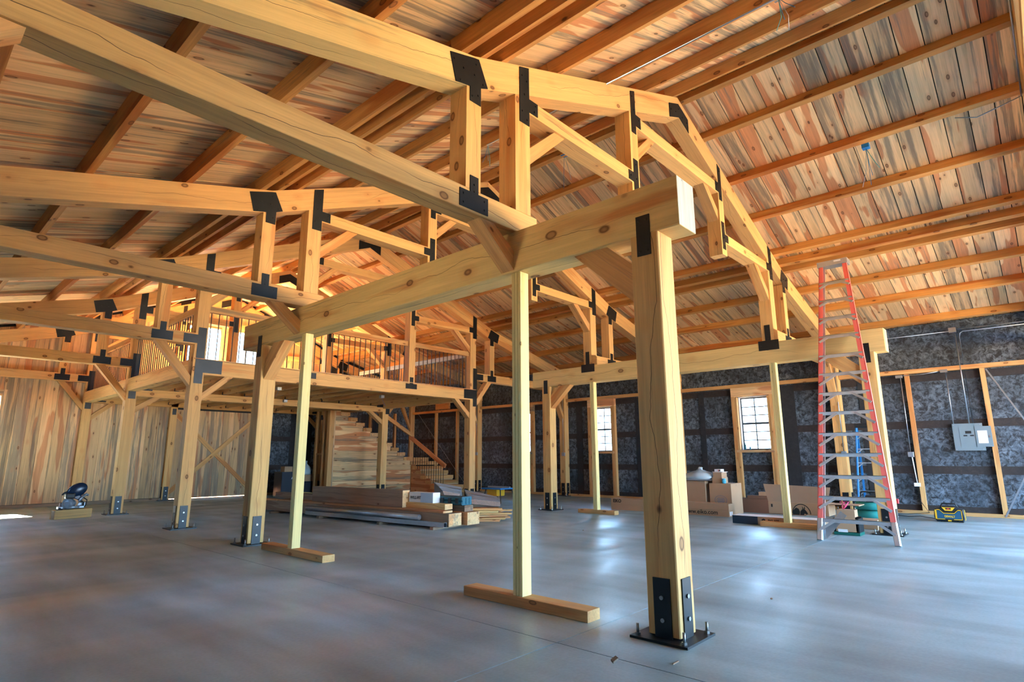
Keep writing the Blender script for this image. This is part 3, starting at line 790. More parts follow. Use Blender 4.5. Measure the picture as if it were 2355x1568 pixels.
# ------------------------------------------------------------------ staircase: upper flight along x, landing, lower flight towards the hall
st = thing('staircase', 'L-shaped timber staircase with block treads rising to the loft', 'staircase', (14.9, 19.1, 0))
def Q(x, y, z): return (x-14.9, y-19.1, z)
YS, X0, RI, TR = 19.1, 14.85, .182, .325
zl = 1.19
for j in range(11):      # j = 0 is the first tread above the landing; each side plank ends behind its tread
    z = zl+RI*(j+1); x1 = X0-TR*j+.02
    if z < 3.1: box('tread', Q(x1-TR-.06, YS-.03, z-.135), Q(x1, YS+1.25, z), M_end if j % 2 else M_stud, st, long=1, ch=.005)
    if x1-.05 > 11.5: box('side_plank', Q(11.36, YS+.0, z-.137-RI+.003), Q(x1-.05, YS+.03, z-.137), M_roof, st, long=0)
zb_ = zl+RI-.137-RI
while zb_ > .03:
    box('side_plank', Q(11.36, YS+.0, max(.01, zb_-RI+.003)), Q(X0, YS+.03, zb_), M_roof, st, long=0); zb_ -= RI
box('corner_post', Q(11.12, YS-.03, 0), Q(11.30, YS+.15, 3.05), M_stud, st); box('corner_board', Q(11.30, YS-.02, 0), Q(11.36, YS+.05, 3.05), M_wallp, st)
for y in (19.45, 19.95): box('stud', Q(11.12, y, 0), Q(11.26, y+.09, 3.05), M_stud, st)
box('nogging', Q(11.14, 19.54, 1.45), Q(11.25, 19.95, 1.52), M_stud, st)
box('landing', Q(X0, YS, zl-.14), Q(X0+1.45, YS+1.25, zl), M_stud, st, long=0)
box('back_rail', Q(X0, YS+1.19, zl), Q(X0+1.9, YS+1.24, zl+.16), M_stud, st, long=0)
for j in range(6):       # lower flight
    z = zl-RI*(j+1); y1 = YS-.31*j
    if z > .05:
        box('tread', Q(X0+.02, y1-.31-.04, z-.13), Q(X0+1.45+.0, y1, z), M_stud, st, long=0, ch=.005)
        box('riser', Q(X0+.05, y1-.31, max(0, z-.2)), Q(X0+1.45, y1-.28, z-.13), M_wallp, st, long=0)
for i in range(6):
    z0 = i*.18+.005; ye = YS-.31*(6-i)+.3-.29
    box('side_plank', Q(X0+.03, min(ye, YS-.2)+.03, z0), Q(X0+.06, YS-.003, z0+.176), M_red, st, long=1)
beam('hand_rail', Q(12.35, YS+.05, 3.62), Q(14.95, YS+.05, 2.22), .09, .15, M_stud, st, ch=.005)
beam('hand_rail', Q(X0+.06, YS+.15, 2.18), Q(X0+.06, 17.05, 1.02), .09, .15, M_red, st, ch=.005)
for i in range(17):
    x = 12.35+i*.15; zr = 3.62-(x-12.35)*1.4/2.6-.07; zb = zl+RI*(int((X0-x)/TR)+1)
    beam('baluster', Q(x, YS+.05, min(zb, zr-.1)), Q(x, YS+.05, zr), .014, .014, M_rod, st)
for i in range(14):
    y = 19.0-i*.142; zr = 2.18-(19.25-y)*1.16/2.2-.07; zb = zl-RI*(int((YS-y)/.31)+1)
    beam('baluster', Q(X0+.06, y, max(zb, .0)), Q(X0+.06, y, zr), .014, .014, M_rod, st)

# ------------------------------------------------------------------ red stepladder, folded, leaning on the rear header
ld = thing('stepladder', 'tall red fibreglass stepladder with metal steps leaning on the rear header', 'ladder', (10.65, 2.395, 0))
def LP(s, z, n=0):   # s = -1 (near foot) .. 1 (far foot); z = height; n = depth behind the front
    hw = .575+(.235-.575)*z/5.15
    return V((.32*z+n, s*hw+.24*z/5.15, z))
for s in (-1, 1):
    for n0, n1, w0, w1, nm in ((0, .012, -.0, -.075, 'rail'), (0, .075, 0, -.014, 'rail_web')):
        mb = MB(); a = s*w0; b = s*w1
        q = [LP(s, .32, n0)+V((0, a, 0)), LP(s, .32, n0)+V((0, b, 0)), LP(s, .32, n1)+V((0, b, 0)), LP(s, .32, n1)+V((0, a, 0))]
        r = [LP(s, 5.08, n0)+V((0, a, 0)), LP(s, 5.08, n0)+V((0, b, 0)), LP(s, 5.08, n1)+V((0, b, 0)), LP(s, 5.08, n1)+V((0, a, 0))]
        vq = [mb.bm.verts.new(v) for v in q]; vr = [mb.bm.verts.new(v) for v in r]
        mb.bm.faces.new(vq); mb.bm.faces.new(vr[::-1])
        for i in range(4): mb.bm.faces.new((vq[i], vr[i], vr[(i+1) % 4], vq[(i+1) % 4]))
        mb.build(nm, M_ladr, ld)
    # metal shoe
    beam('foot', LP(s, .0, .03)+V((0, -s*.035, 0)), LP(s, .33, .03)+V((0, -s*.035, 0)), .08, .085, M_alu, ld, up=(1, 0, 0), ch=.008)
    beam('rear_rail', LP(s, .2, .12)+V((0, -s*.06, 0)), LP(s, 5.0, .12)+V((0, -s*.06, 0)), .022, .05, M_alu, ld, up=(0, 1, 0))
ZS = [.34, .69, 1.03, 1.39, 1.74, 2.11, 2.46, 2.82, 3.17, 3.55, 3.92, 4.29, 4.67]
for i, z in enumerate(ZS):
    A, B = LP(-.94, z, -.004), LP(.94, z, -.004)
    mb = MB()
    mb.box((-.004, A.y, -.06), (.004, B.y, 0)); mb.box((-.004, A.y, -.006), (.085, B.y, 0)); mb.box((.08, A.y, -.03), (.086, B.y, 0))
    o = mb.build('step', M_alu, ld, (A.x, 0, z))
    ln = min(.26, .22+.01*i) if i < 8 else .14
    for s in (-1, 1):
        e = LP(s*.95, z-ln*.85, .0); f = LP(s, z-.03, .0); f.y -= s*ln*1.15
        beam('step_brace', e, f, .04, .035, M_alu, ld, up=(1, 0, 0))
        mb = MB(); g0 = LP(s*.97, z, -.008)
        mb.slab([(g0.y, z-.005), (g0.y-s*.09, z-.005), (g0.y, z-.11)], g0.x-.002, g0.x+.002, lambda u, v, n: (n, u, v)); mb.build('gusset', M_alu, ld)
mb = MB(); A, B = LP(-1, 5.08), LP(1, 5.08); mb.box((A.x-.03, A.y-.03, 5.02), (A.x+.2, B.y+.03, 5.13)); mb.build('top_cap', M_alu, ld, bevel=.008)
box('sticker', (A.x-.034, -.02+.1, 5.08), (A.x-.031, .2, 5.11), M_paper, ld)
beam('spreader', LP(.9, 3.05, .05), LP(.9, 2.25, .05), .02, .006, M_galv, ld, up=(0, 1, 0)); beam('spreader', LP(-.9, 3.0, .05), LP(-.9, 2.25, .05), .02, .006, M_cord, ld, up=(0, 1, 0))
beam('rear_brace', LP(.9, .05, .16), LP(.35, .42, .14), .11, .012, M_galv, ld, up=(1, 0, 0))

# blue ladder against the wall behind
bl = thing('stepladder', 'small blue fibreglass ladder with metal steps standing behind the red ladder', 'ladder', (14.6, 2.9, 0))
for s in (-1, 1): beam('rail', (0, s*.27+.02, 0), (.28, s*.2, 1.98), .03, .07, M_blue, bl, up=(1, 0, 0), ch=.004)
for i in range(6):
    z = .3+i*.3; hw = .27-.07*z/2; box('step', (.14*z-.03, -hw, z-.02), (.14*z+.05, hw, z), M_alu, bl, long=1)
    beam('step_brace', (.14*z-.02, hw, z-.1), (.14*z-.02, hw-.1, z-.02), .02, .01, M_alu, bl, up=(1, 0, 0))
box('top_cap', (.2, -.22, 1.96), (.36, .22, 2.04), M_blk, bl, long=1, ch=.01)
for s in (-1, 1): beam('rear_rail', (.33, s*.2, 1.98), (.62, s*.26, 0), .02, .04, M_blue, bl, up=(0, 1, 0))

# ------------------------------------------------------------------ mitre saw on a block
bk = thing('timber_block', 'short square timber offcut lying under the mitre saw', 'timber', (3.4, 17.0, 0))
beam('block', (-.37, -.06, .1), (.37, .12, .1), .2, .2, M_tim, bk, ch=.006)
beam('block_end', (-.372, -.0605, .1), (-.3725, -.0606, .1), .19, .19, M_aged, bk)
cap = MB(); cap.cyl((0, 0, 0), (0, 0, .02), .075, .05, 14).cyl((0, 0, .02), (0, 0, .05), .025, .02, 10)
tag(cap.build('round_lens_cap', M_blk, None, (3.15, 16.96, .2)), 'small dark round cap lying at the end of the saw block', 'cap')
sw = thing('mitre_saw', 'mitre saw with a dark rounded blade guard standing on a timber block', 'saw', (3.42, 17.04, .2))
mb = MB(); mb.cyl((-.05, 0, .03), (-.05, 0, .075), .17, seg=24).box((-.3, -.06, .02), (.2, .1, .07)).box((-.25, .1, .03), (.25, .14, .14)); mb.build('saw_base', M_sawg, sw, bevel=.008)
mb = MB(); mb.cyl((-.14, -.1, .13), (-.05, .02, .13), .125, .135, 20).cyl((-.15, -.115, .13), (-.14, -.1, .13), .06, .1, 16); mb.build('motor_housing', M_sawg, sw, bevel=.01)
mb = MB(); mb.ball((.02, -.06, .43), .17, (1.25, .42, .9), 20, rot=Matrix.Rotation(math.radians(-32), 4, 'Y')); mb.build('blade_guard', M_sawd, sw)
mb = MB(); mb.box((-.2, -.16, .25), (-.02, .02, .37)); mb.build('motor', M_blk, sw, bevel=.02)
mb = MB(); mb.box((-.04, -.1, .22), (.1, .02, .34), rot=Matrix.Rotation(.5, 3, 'Y')); mb.build('handle_bracket', M_sawd, sw, bevel=.02)
mb = MB(); mb.cyl((.02, 0, .1), (.19, .0, .33), .045, .04, 12).cyl((.17, 0, .3), (.24, 0, .34), .03, seg=10).ball((.25, 0, .31), .028, seg=10); mb.build('pivot_arm', M_sawg, sw)
mb = MB(); mb.tube([(.16, -.02, .26), (.24, -.04, .2), (.23, -.06, .1), (.2, -.06, .04)], .012).tube([(.12, .03, .2), (.2, .05, .14), (.2, .05, .04)], .015); mb.build('cables', M_blk, sw)
mb = MB(); mb.cyl((-.03, -.1, .14), (-.03, -.092, .14), .1, .1, 24); mb.build('saw_blade', flat('worn_blade', srgb(120, 84, 56), .4, .7, .2), sw)
mb = MB(); mb.tube([(-.17, -.06, .40), (-.23, -.06, .37), (-.25, -.05, .33)], .018, 10); mb.build('handle', M_blk, sw)

# ------------------------------------------------------------------ lumber pile
UX = V((-.085, 1, 0)).normalized(); VX = V((UX.y, -UX.x, 0))
O = V((7.63, 8.6, 0))
def PW(v, u, z): return O+VX*v+UX*u+V((0, 0, z))
def timber(name, label, v0, v1, u0, u1, z0, z1, mat, end=M_end, group='timbers in the lumber pile', ch=.004, cat='timber'):
    c = PW((v0+v1)/2, u0, z0); t = thing(name, label, cat, c, group)
    a = PW((v0+v1)/2, u0, (z0+z1)/2)-c; b = PW((v0+v1)/2, u1, (z0+z1)/2)-c
    beam('body', a, b, v1-v0, z1-z0, mat, t, ch=ch)
    beam('end_face', a-UX*.001, a-UX*.004, v1-v0-.008, z1-z0-.008, end, t)
    return t
for i, u in enumerate((.25, 1.8, 3.9, 5.9)):
    c = PW(-.2, u, 0); t = beam('bearer', c+V((0, 0, .025)), PW(1.1, u, .025), .09, .05, M_aged)
    tag(t, ['wooden bearer under the near ends of the big timbers', 'wooden bearer poking out below the square metal tube, nearer one', 'wooden bearer poking out below the square metal tube, further one', 'wooden bearer under the far end of the pile'][i], 'bearer', 'bearers under the lumber pile')
timber('timber', 'lowest long timber at the front of the pile, pale end face at its near corner', 0, .36, 0, 6.7, .052, .29, M_aged)
timber('timber', 'lowest timber beside the front one, its tan end face nearest the board scraps', (.42), .78, -.1, 6.5, .052, .29, M_red)
timber('board', 'long pinkish board lying on the front timber of the pile', .0, .26, .15, 5.9, .292, .332, M_red, cat='board')
timber('timber', 'large weathered timber on edge, biggest on top of the pile', .1, .3, 1.42, 4.6, .334, .68, M_aged)
timber('timber', 'short pale timber under the white carton in the pile', .2, .42, .3, 1.39, .334, .44, M_pale)
timber('timber', 'dark squared timber under the teal tool case in the pile', .5, .76, .05, 1.2, .292, .41, M_aged, M_aged)
timber('timber', 'grey weathered timber at the far end of the pile with a cut end', .32, .58, 4.75, 6.6, .334, .47, M_aged)
timber('board', 'thin board reaching past the far end of the pile', -.02, .12, 5.95, 7.6, .292, .33, M_red, cat='board')
timber('batten', 'thin pale stick lying on the far end of the pile', .45, .50, 4.7, 5.7, .472, .50, M_prop, cat='stick')
timber('board', 'stacked brown board behind the white carton', .6, .84, 1.5, 4.5, .44, .48, M_red, cat='board'); timber('board', 'topmost brown board behind the white carton', .62, .86, 1.45, 4.4, .505, .54, M_aged, cat='board')
timber('batten', 'spacer stick between the two brown boards', .66, .70, 1.7, 4.3, .482, .503, M_stud, cat='stick')
# metal tubes
mb = MB(); c0 = PW(-.09, .0, .094); c1 = PW(-.09, 4.5, .094)
ax = (c1-c0).normalized(); sd_ = VX
for dz, dv, w, h in ((.04, 0, .08, .004), (-.04, 0, .08, .004), (0, .04, .004, .08), (0, -.04, .004, .08)):
    p = [c0+sd_*(dv+x*w/2)+V((0, 0, dz+y*h/2)) for x, y in ((-1, -1), (1, -1), (1, 1), (-1, 1))]; q = [v+ax*4.5 for v in p]
    vp = [mb.bm.verts.new(v-c0) for v in p]; vq = [mb.bm.verts.new(v-c0) for v in q]
    mb.bm.faces.new(vp); mb.bm.faces.new(vq[::-1])
    for i in range(4): mb.bm.faces.new((vp[i], vq[i], vq[(i+1) % 4], vp[(i+1) % 4]))
tag(mb.build('square_tube', M_galv, None, c0), 'long square galvanised tube lying lowest before the lumber pile', 'metal tube', 'metal tubes before the lumber pile')
mb = MB(); n = 20; r0, r1 = .055, .045; c0 = PW(-.075, .72, .194); rings = []
for r, u in ((r0, 0), (r0, 3.8), (r1, 3.8), (r1, 0)):
    rings.append([mb.bm.verts.new(UX*u+VX*r*math.cos(a*2*math.pi/n)+V((0, 0, r*math.sin(a*2*math.pi/n)))) for a in range(n)])
for k in range(4):
    A, B = rings[k], rings[(k+1) % 4]
    for i in range(n): mb.bm.faces.new((A[i], A[(i+1) % n], B[(i+1) % n], B[i])).smooth = k in (0, 2)
tag(mb.build('round_pipe', M_galv, None, c0), 'round galvanised pipe with an open end lying on the square tube', 'pipe', 'metal tubes before the lumber pile')
# white carton
def facing(x): return V(x)
wc = thing('carton', 'small white carton printed WILL-FIT on the lumber pile', 'carton', PW(.35, .68, .442))
beam('carton_body', PW(.35, .68, .543)-PW(.35, .68, .442)-V((0, 0, 0)), PW(.35, 1.38, .543)-PW(.35, .68, .442), .2, .2, M_paper, wc, ch=.002)
def onface(v, u, z, base): return PW(v, u, z)-base
bb = PW(.35, .68, .442)
beam('printed_label', onface(.248, .69, .543, bb), onface(.248, 1.04, .543, bb), .002, .19, flat('pale_blue_label', srgb(186, 214, 240), .6, 0, .08), wc)
text('lettering', 'WILL-FIT', .082, M_ink, wc, onface(.245, 1.345, .51, bb), -UX, (0, 0, 1), bold=.001)
# teal case
cs = thing('tool_case', 'teal plastic tool case with latches on the lumber pile', 'case', PW(.6, .08, .412)); cb_ = PW(.6, .08, .412)
beam('lower_shell', onface(.6, .08, .453, cb_), onface(.6, .92, .453, cb_), .3, .08, M_teal, cs, ch=.02); beam('upper_shell', onface(.6, .08, .535, cb_), onface(.6, .92, .535, cb_), .3, .08, M_teal, cs, ch=.02)
for u in (.17, .37, .57): beam('latch', onface(.442, u, .495, cb_), onface(.442, u+.07, .495, cb_), .02, .1, M_blk, cs)
for i, v in enumerate((.5, .6, .7)): beam('rib', onface(v-.03, .075, .49, cb_), onface(v+.03, .075, .49, cb_), .01, .12, M_teal, cs)
# sheet-metal bundles with crimped edges
def bundle(label, F0, F1, R_, B_):
    """F0/F1: bottom and top of the front edge (two ends each), R_: ridge, B_: back bottom"""
    o = V(F0[0]); t = thing('sheet_metal_bundle', label, 'metal sheets', o, 'bundles of sheet metal')
    f0, f1, r_, b_ = [[V(q)-o for q in w] for w in (F0, F1, R_, B_)]
    def shell(name, quad, mat, th=.006):
        n = (quad[1]-quad[0]).cross(quad[3]-quad[0]).normalized()*th; mb = MB()
        a = [mb.bm.verts.new(v) for v in quad]; c = [mb.bm.verts.new(v+n) for v in quad]
        mb.bm.faces.new(a); mb.bm.faces.new(c[::-1])
        for i in range(4): mb.bm.faces.new((a[i], c[i], c[(i+1) % 4], a[(i+1) % 4]))
        return mb.build(name, mat, t)
    shell('top_sheet', [f1[0], f1[1], r_[1], r_[0]], M_sheet); shell('back_sheet', [r_[0], r_[1], b_[1], b_[0]], M_sheet)
    shell('folded_flange', [f1[0].lerp(r_[0], .45)+V((0, 0, .012)), f1[1].lerp(r_[1], .45)+V((0, 0, .012)), f1[1].lerp(r_[1], .6)+V((0, 0, .012)), f1[0].lerp(r_[0], .6)+V((0, 0, .012))], M_galv)
    shell('side_flange', [f0[0], f1[0], r_[0], b_[0]], M_sheet); shell('side_flange', [f0[1], f1[1], r_[1], b_[1]], M_sheet)
    r = random.Random(int(o.x*100))
    for i in range(6):       # the layered, crimped front edges
        k0, k1 = i/6+.01, (i+1)/6-.03; mb = MB(); n = 26
        pts0 = []; pts1 = []
        for j in range(n+1):
            s = j/n; w = V((-.7, -.7, 0))*(.008+.012*r.random())
            pts0.append(mb.bm.verts.new(f0[0].lerp(f0[1], s).lerp(f1[0].lerp(f1[1], s), k0)+w)); pts1.append(mb.bm.verts.new(f0[0].lerp(f0[1], s).lerp(f1[0].lerp(f1[1], s), k1)+w*.6))
        bk = [v.co+V((.12, .12, 0)) for v in pts0]; bv = [mb.bm.verts.new(c) for c in bk]; cv = [mb.bm.verts.new(v.co+V((.12, .12, 0))) for v in pts1]
        for j in range(n):
            mb.bm.faces.new((pts0[j], pts0[j+1], pts1[j+1], pts1[j])); mb.bm.faces.new((pts0[j], bv[j], bv[j+1], pts0[j+1])); mb.bm.faces.new((pts1[j], pts1[j+1], cv[j+1], cv[j]))
        mb.build('crimped_sheet', M_crimp, t)
    return t
bundle('nearer grey bundle of folded metal sheets on the scrap boards', [(9.22, 9.72, .33), (9.71, 9.22, .27)], [(9.30, 9.80, .43), (9.75, 9.26, .36)], [(9.59, 10.26, .60), (9.97, 9.58, .45)], [(9.95, 10.5, .3), (10.25, 9.8, .25)])
bundle('further grey bundle of folded metal sheets, higher on the pile', [(8.75, 9.95, .42), (9.25, 10.1, .40)], [(8.95, 10.3, .60), (9.35, 10.15, .52)], [(8.95, 10.6, .78), (9.75, 10.55, .64)], [(9.3, 11.0, .4), (10.1, 10.9, .4)])
# scrap boards
rs = random.Random(3)
names = ['lowest', 'second lowest', 'third', 'fourth', 'fifth', 'topmost']
for li, n in enumerate((6, 6, 5, 5, 4, 3)):
    ang = math.radians(-44+rs.uniform(-7, 7)); d = V((math.cos(ang), math.sin(ang), 0)); q = V((-d.y, d.x, 0)); z = .022+.042*li
    for i in range(n):
        w = rs.uniform(.1, .16); ln = rs.uniform(.75, 1.25); c = V((9.3, 9.55, z))+q*((i-(n-1)/2)*.175)+d*rs.uniform(-.2, .22)
        o = beam('scrap_board', c-d*ln/2, c+d*ln/2, w, rs.choice((.026, .034, .04)), rs.choice((M_tim, M_pale, M_red, M_stud, M_end)))
        tag(o, 'short offcut board in the %s layer of the heap under the sheet metal' % names[li], 'board', 'loose offcuts under the sheet metal')

# ------------------------------------------------------------------ portable saw table behind the pile
ts = thing('saw_table', 'low portable saw table with blue top and yellow body behind the sheet metal', 'table', (13.1, 12.5, 0))
box('table_top', (-.35, -.4, .40), (.35, .4, .44), M_blue, ts, ch=.006); box('body', (-.2, -.1, .2), (.15, .3, .40), M_yel, ts, ch=.02)
for sx in (-1, 1):
    for sy in (-1, 1): beam('leg', (sx*.25, sy*.3, .40), (sx*.32, sy*.38, 0), .03, .03, M_blk, ts)
box('fence', (-.02, -.45, .44), (.04, .45, .48), M_alu, ts, long=1)

# dark cabinets by the back wall
cb = thing('tool_chest', 'dark navy chest with drawers under the cartons by the stairs', 'chest', (11.3, 20.2, 0))
box('body', (-.5, 0, 0), (.2, .6, .48), M_dark, cb, ch=.01); box('lid', (-.51, -.02, .48), (.21, .62, .51), M_dark, cb, ch=.01)
for z in (.14, .34): box('drawer', (-.46, -.012, z-.08), (.16, 0, z+.08), M_dark, cb, ch=.003)
box('handle', (-.1, -.03, .34), (.12, -.012, .36), M_blk, cb)
c2 = thing('cabinet', 'tall plain dark cabinet with a white paper stuck on it', 'cabinet', (10.37, 20.2, 0))
box('body', (-.35, 0, 0), (.36, .6, .84), M_dark, c2, long=2, ch=.01); box('top_panel', (-.37, -.02, .84), (.38, .62, .86), M_dark, c2)
mb = MB(); mb.slab([(0, 0), (.1, .05), (.2, .02), (.26, .1), (.2, .16), (.08, .12), (.03, .08)], -.008, -.004, lambda u, v, n: (u+.0, n, v+.6)); mb.build('paper_note', M_paper, c2)

# ------------------------------------------------------------------ cartons
def carton(name, label, lo, hi, mat=M_card, tape=True, group=None, rz=0):
    lo, hi = V(lo), V(hi); c = V(((lo.x+hi.x)/2, (lo.y+hi.y)/2, lo.z)); h = (hi-lo)/2
    t = thing(name, label, 'carton', c, group, rz)
    box('carton_body', (-h.x, -h.y, 0), (h.x, h.y, 2*h.z), mat, t, ch=.003)
    if tape: box('tape', (-.025, -h.y-.0015, 2*h.z-.06), (.025, h.y+.0015, 2*h.z+.0015), M_cardin, t)
    return t
carton('carton', 'small open-topped carton with a white label on the dark cabinet', (10.15, 20.3, .862), (10.45, 20.6, 1.05)).children
carton('carton', 'flat carton printed with faint marks on the dark chest, nearer the stairs', (11.27, 20.25, .512), (11.48, 20.6, .76))
carton('carton', 'long low carton with a white label on the dark chest', (10.82, 20.25, .512), (11.25, 20.6, .74))
def bag(label, loc, s, seed):
    r = random.Random(seed); mb = MB(); n = 22; m = 12; rings = []
    for j in range(m):
        t = j/(m-1); rr = [1, 1.1, 1.1, 1.04, .94, .78, .55, .34, .2, .14, .18, .1][j]; z = [0, .1, .22, .34, .46, .56, .64, .71, .78, .85, .93, 1][j]
        rings.append([mb.bm.verts.new(((rr*math.cos(a*2*math.pi/n)*(1+.2*r.uniform(-1, 1)*min(1, t*3)))*s[0]+.15*s[0]*t, (rr*math.sin(a*2*math.pi/n)*(1+.2*r.uniform(-1, 1)*min(1, t*3)))*s[1], (z+.03*r.uniform(-1, 1)*(j > 0))*s[2])) for a in range(n)])
    for A, B in zip(rings, rings[1:]):
        for i in range(n): mb.bm.faces.new((A[i], A[(i+1) % n], B[(i+1) % n], B[i])).smooth = True
    mb.bm.faces.new(rings[0]); mb.bm.faces.new(rings[-1])
    return tag(mb.build('plastic_bag', M_bag, None, loc), label, 'bag')
bag('clear plastic bag drooping over the carton on the dark chest', (11.0, 20.4, .742), (.2, .16, .5), 1)

# row of tall cartons
carton('carton', 'tall thin board-like carton at the far end of the row, left of the near post', (13.7, 7.3, 0), (14.2, 7.9, .95), rz=0, tape=False)
carton('carton', 'tall carton mostly hidden behind the near post', (13.72, 6.76, 0), (14.3, 7.22, .77))
carton('carton', 'plain tall carton under the bagged tray', (13.74, 6.22, 0), (14.35, 6.7, .76))
tc_ = carton('carton', 'tall carton with a faded round blue print under the paper stack', (13.76, 5.6, 0), (14.4, 6.13, .71))
def decal(parent, poly, x, mat=M_ink, name='print'):
    mb = MB(); mb.slab(poly, x-.0015, x, lambda u, v, n: (n, u, v)); return mb.build(name, mat, parent)
mb = MB(); n = 40
for (r0, r1) in ((.135, .15), (.09, .1)):
    for i in range(n):
        a0, a1 = i*2*math.pi/n, (i+.7)*2*math.pi/n
        mb.slab([(r0*1.0*math.cos(a0), .33+r0*.72*math.sin(a0)), (r1*math.cos(a0), .33+r1*.72*math.sin(a0)), (r1*math.cos(a1), .33+r1*.72*math.sin(a1)), (r0*math.cos(a1), .33+r0*.72*math.sin(a1))], -.3225, -.321, lambda u, v, q: (q, u, v))
for i in range(9): mb.slab([(-.08, .28+i*.011), (.08, .28+i*.011), (.08-.01*(i % 3), .285+i*.011), (-.08+.012*(i % 2), .285+i*.011)], -.3225, -.321, lambda u, v, q: (q, u, v))
mb.build('faded_print', M_inkb, tc_)
tray = thing('tray', 'thin metal tray lying on two tall cartons', 'tray', (14.0, 6.6, .772)); box('plate', (-.3, -.52, 0), (.3, .5, .012), M_galv, tray); box('rim', (-.31, -.52, .012), (-.3, .5, .03), M_galv, tray)
bag('large clear plastic bag slumped on the metal tray', (14.0, 6.45, .786), (.26, .34, .3), 4)
bag('crumpled clear plastic bag behind the near post', (13.9, 6.98, .786), (.12, .1, .3), 6)
carton('carton', 'small brown carton at the bottom of the stack beside the cyan tape', (13.85, 5.84, .712), (14.2, 6.08, .85))
carton('carton', 'upper small brown carton in the stack beside the cyan tape', (13.87, 5.85, .852), (14.18, 6.06, .965), tape=False)
pp = thing('paper_stack', 'loose papers lying on the small brown cartons', 'papers', (14.0, 5.95, .967)); box('sheet', (-.14, -.14, 0), (.16, .12, .008), M_paper, pp); box('sheet', (-.12, -.12, .008), (.15, .13, .014), M_card, pp)
wb_ = carton('carton', 'small white box with red and black print on top of the papers', (13.9, 5.88, .982), (14.1, 6.03, 1.04), M_paper, False)
box('print', (-.1015, -.03, .005), (-.1, -.015, .05), M_redp, wb_); box('print', (-.1015, -.07, .015), (-.1, -.04, .045), M_ink, wb_)
tp = MB()
for i in range(3):
    tp.cyl((0, 0, .04*i), (0, 0, .04*i+.034), .045+.004*(i % 2), seg=16)
tag(tp.build('tape_rolls', M_cyan, None, (13.84, 5.79, .712)), 'cyan rolls of tape standing beside the brown carton stack', 'tape')

# long low lamp cartons
def longbox(label, lo, hi, group=None): return carton('long_carton', label, lo, hi, M_card, False, group)
e1 = longbox('long upper carton printed EIKO lying along the row', (13.3, 5.5, .142), (13.62, 8.62, .282)); e2 = longbox('long lower carton printed www.eiko.com lying along the row', (13.3, 5.5, 0), (13.62, 8.62, .14))
text('lettering', 'EIKO', .11, M_ink, e1, (-.162, 1.5, .045), (0, -1, 0), (0, 0, 1), bold=.004)
text('lettering', 'www.eiko.com', .135, M_ink, e2, (-.162, -.48, .04), (0, -1, 0), (0, 0, 1), bold=.0015)
for x in (-.12, -.03): box('shipping_label', (x, -1.5625, .02), (x+.07, -1.561, .11), M_paper, e2)

carton('long_carton', 'long dark brown carton lying on the floor by the window studs', (14.7, 4.3, 0), (15.0, 5.85, .33), M_cardd, False)
carton('carton', 'flat reddish brown carton lying on the long dark carton', (14.72, 4.4, .332), (14.98, 5.6, .40), M_cardd, False)
carton('carton', 'small tan carton on the flat reddish carton', (14.8, 4.9, .402), (14.98, 5.35, .49), M_card, False)

bx_ = thing('open_carton', 'large open carton with a raised lid and a donkey emblem', 'carton', (13.35, 3.95, .16))
box('carton_body', (-.25, -.56, 0), (.25, .6, .24), M_card, bx_, long=1, ch=.003)
mb = MB(); mb.slab([(-.56, .242), (.6, .242), (.69, .60), (-.62, .56)], -.25, -.245, lambda u, v, n: (n+(v-.24)*.15, u, v)); mb.build('lid_flap', M_cardin, bx_)
mb = MB(); mb.slab([(-.25, .235), (.25, .235), (.2, .22), (-.2, .22)], -1.1, -.56, lambda u, v, n: (u, n, v)); mb.build('end_flap', M_card, bx_)
# donkey emblem: arc and head
dk = []
mb = MB()
def E_(poly): mb.slab(poly, -.2525, -.2505, lambda u, v, n: (n, u, v))
n = 16; cy_, cz_, r0, r1 = -.05, .02, .165, .18
for i in range(n):
    a0, a1 = math.pi*i/n, math.pi*(i+1)/n
    E_([(cy_+r0*math.cos(a0), cz_+r0*1.1*math.sin(a0)), (cy_+r1*math.cos(a0), cz_+r1*1.1*math.sin(a0)), (cy_+r1*math.cos(a1), cz_+r1*1.1*math.sin(a1)), (cy_+r0*math.cos(a1), cz_+r0*1.1*math.sin(a1))])
E_([(.12, .0), (.11, .08), (.05, .14), (.0, .12), (-.02, .06), (-.01, .0)])
E_([(-.02, .0), (-.03, .07), (-.07, .115), (-.11, .12), (-.15, .07), (-.17, .03), (-.15, .01), (-.11, .03), (-.09, 0)])
E_([(-.075, .115), (-.07, .18), (-.095, .125)]); E_([(-.10, .12), (-.115, .185), (-.125, .12)])
mb.build('donkey_emblem', M_ink, bx_)
E_ = None
box('print', (-.252, .5, .12), (-.2505, .56, .2), M_cardin, bx_); box('print', (-.2535, .515, .13), (-.252, .545, .19), M_ink, bx_)

ba = thing('long_carton', 'long tan carton with a navy end printed BIG ASS, in front of the open carton', 'carton', (12.42, 4.0, 0))
box('carton_body', (-.2, -.75, 0), (.2, .48, .155), M_card, ba, ch=.003); box('navy_end', (-.201, .48, 0), (.201, .99, .156), M_navy, ba, long=1, ch=.003)
box('lid_edge', (-.202, -.76, .156), (.202, .99, .162), M_paper, ba)
text('lettering', 'BIG ASS', .062, M_ink, ba, (-.2025, .28, .07), (0, -1, 0), (0, 0, 1), bold=.002)
mb = MB()
mb.slab([(.40, .07), (.40, .11), (.365, .125), (.33, .11), (.33, .07), (.365, .045)], -.2035, -.201, lambda u, v, n: (n, u, v)); mb.build('donkey_emblem', M_ink, ba)
carton('carton', 'tan carton lying low behind the red ladder foot', (12.75, 2.5, 0), (13.15, 3.2, .17), M_card)

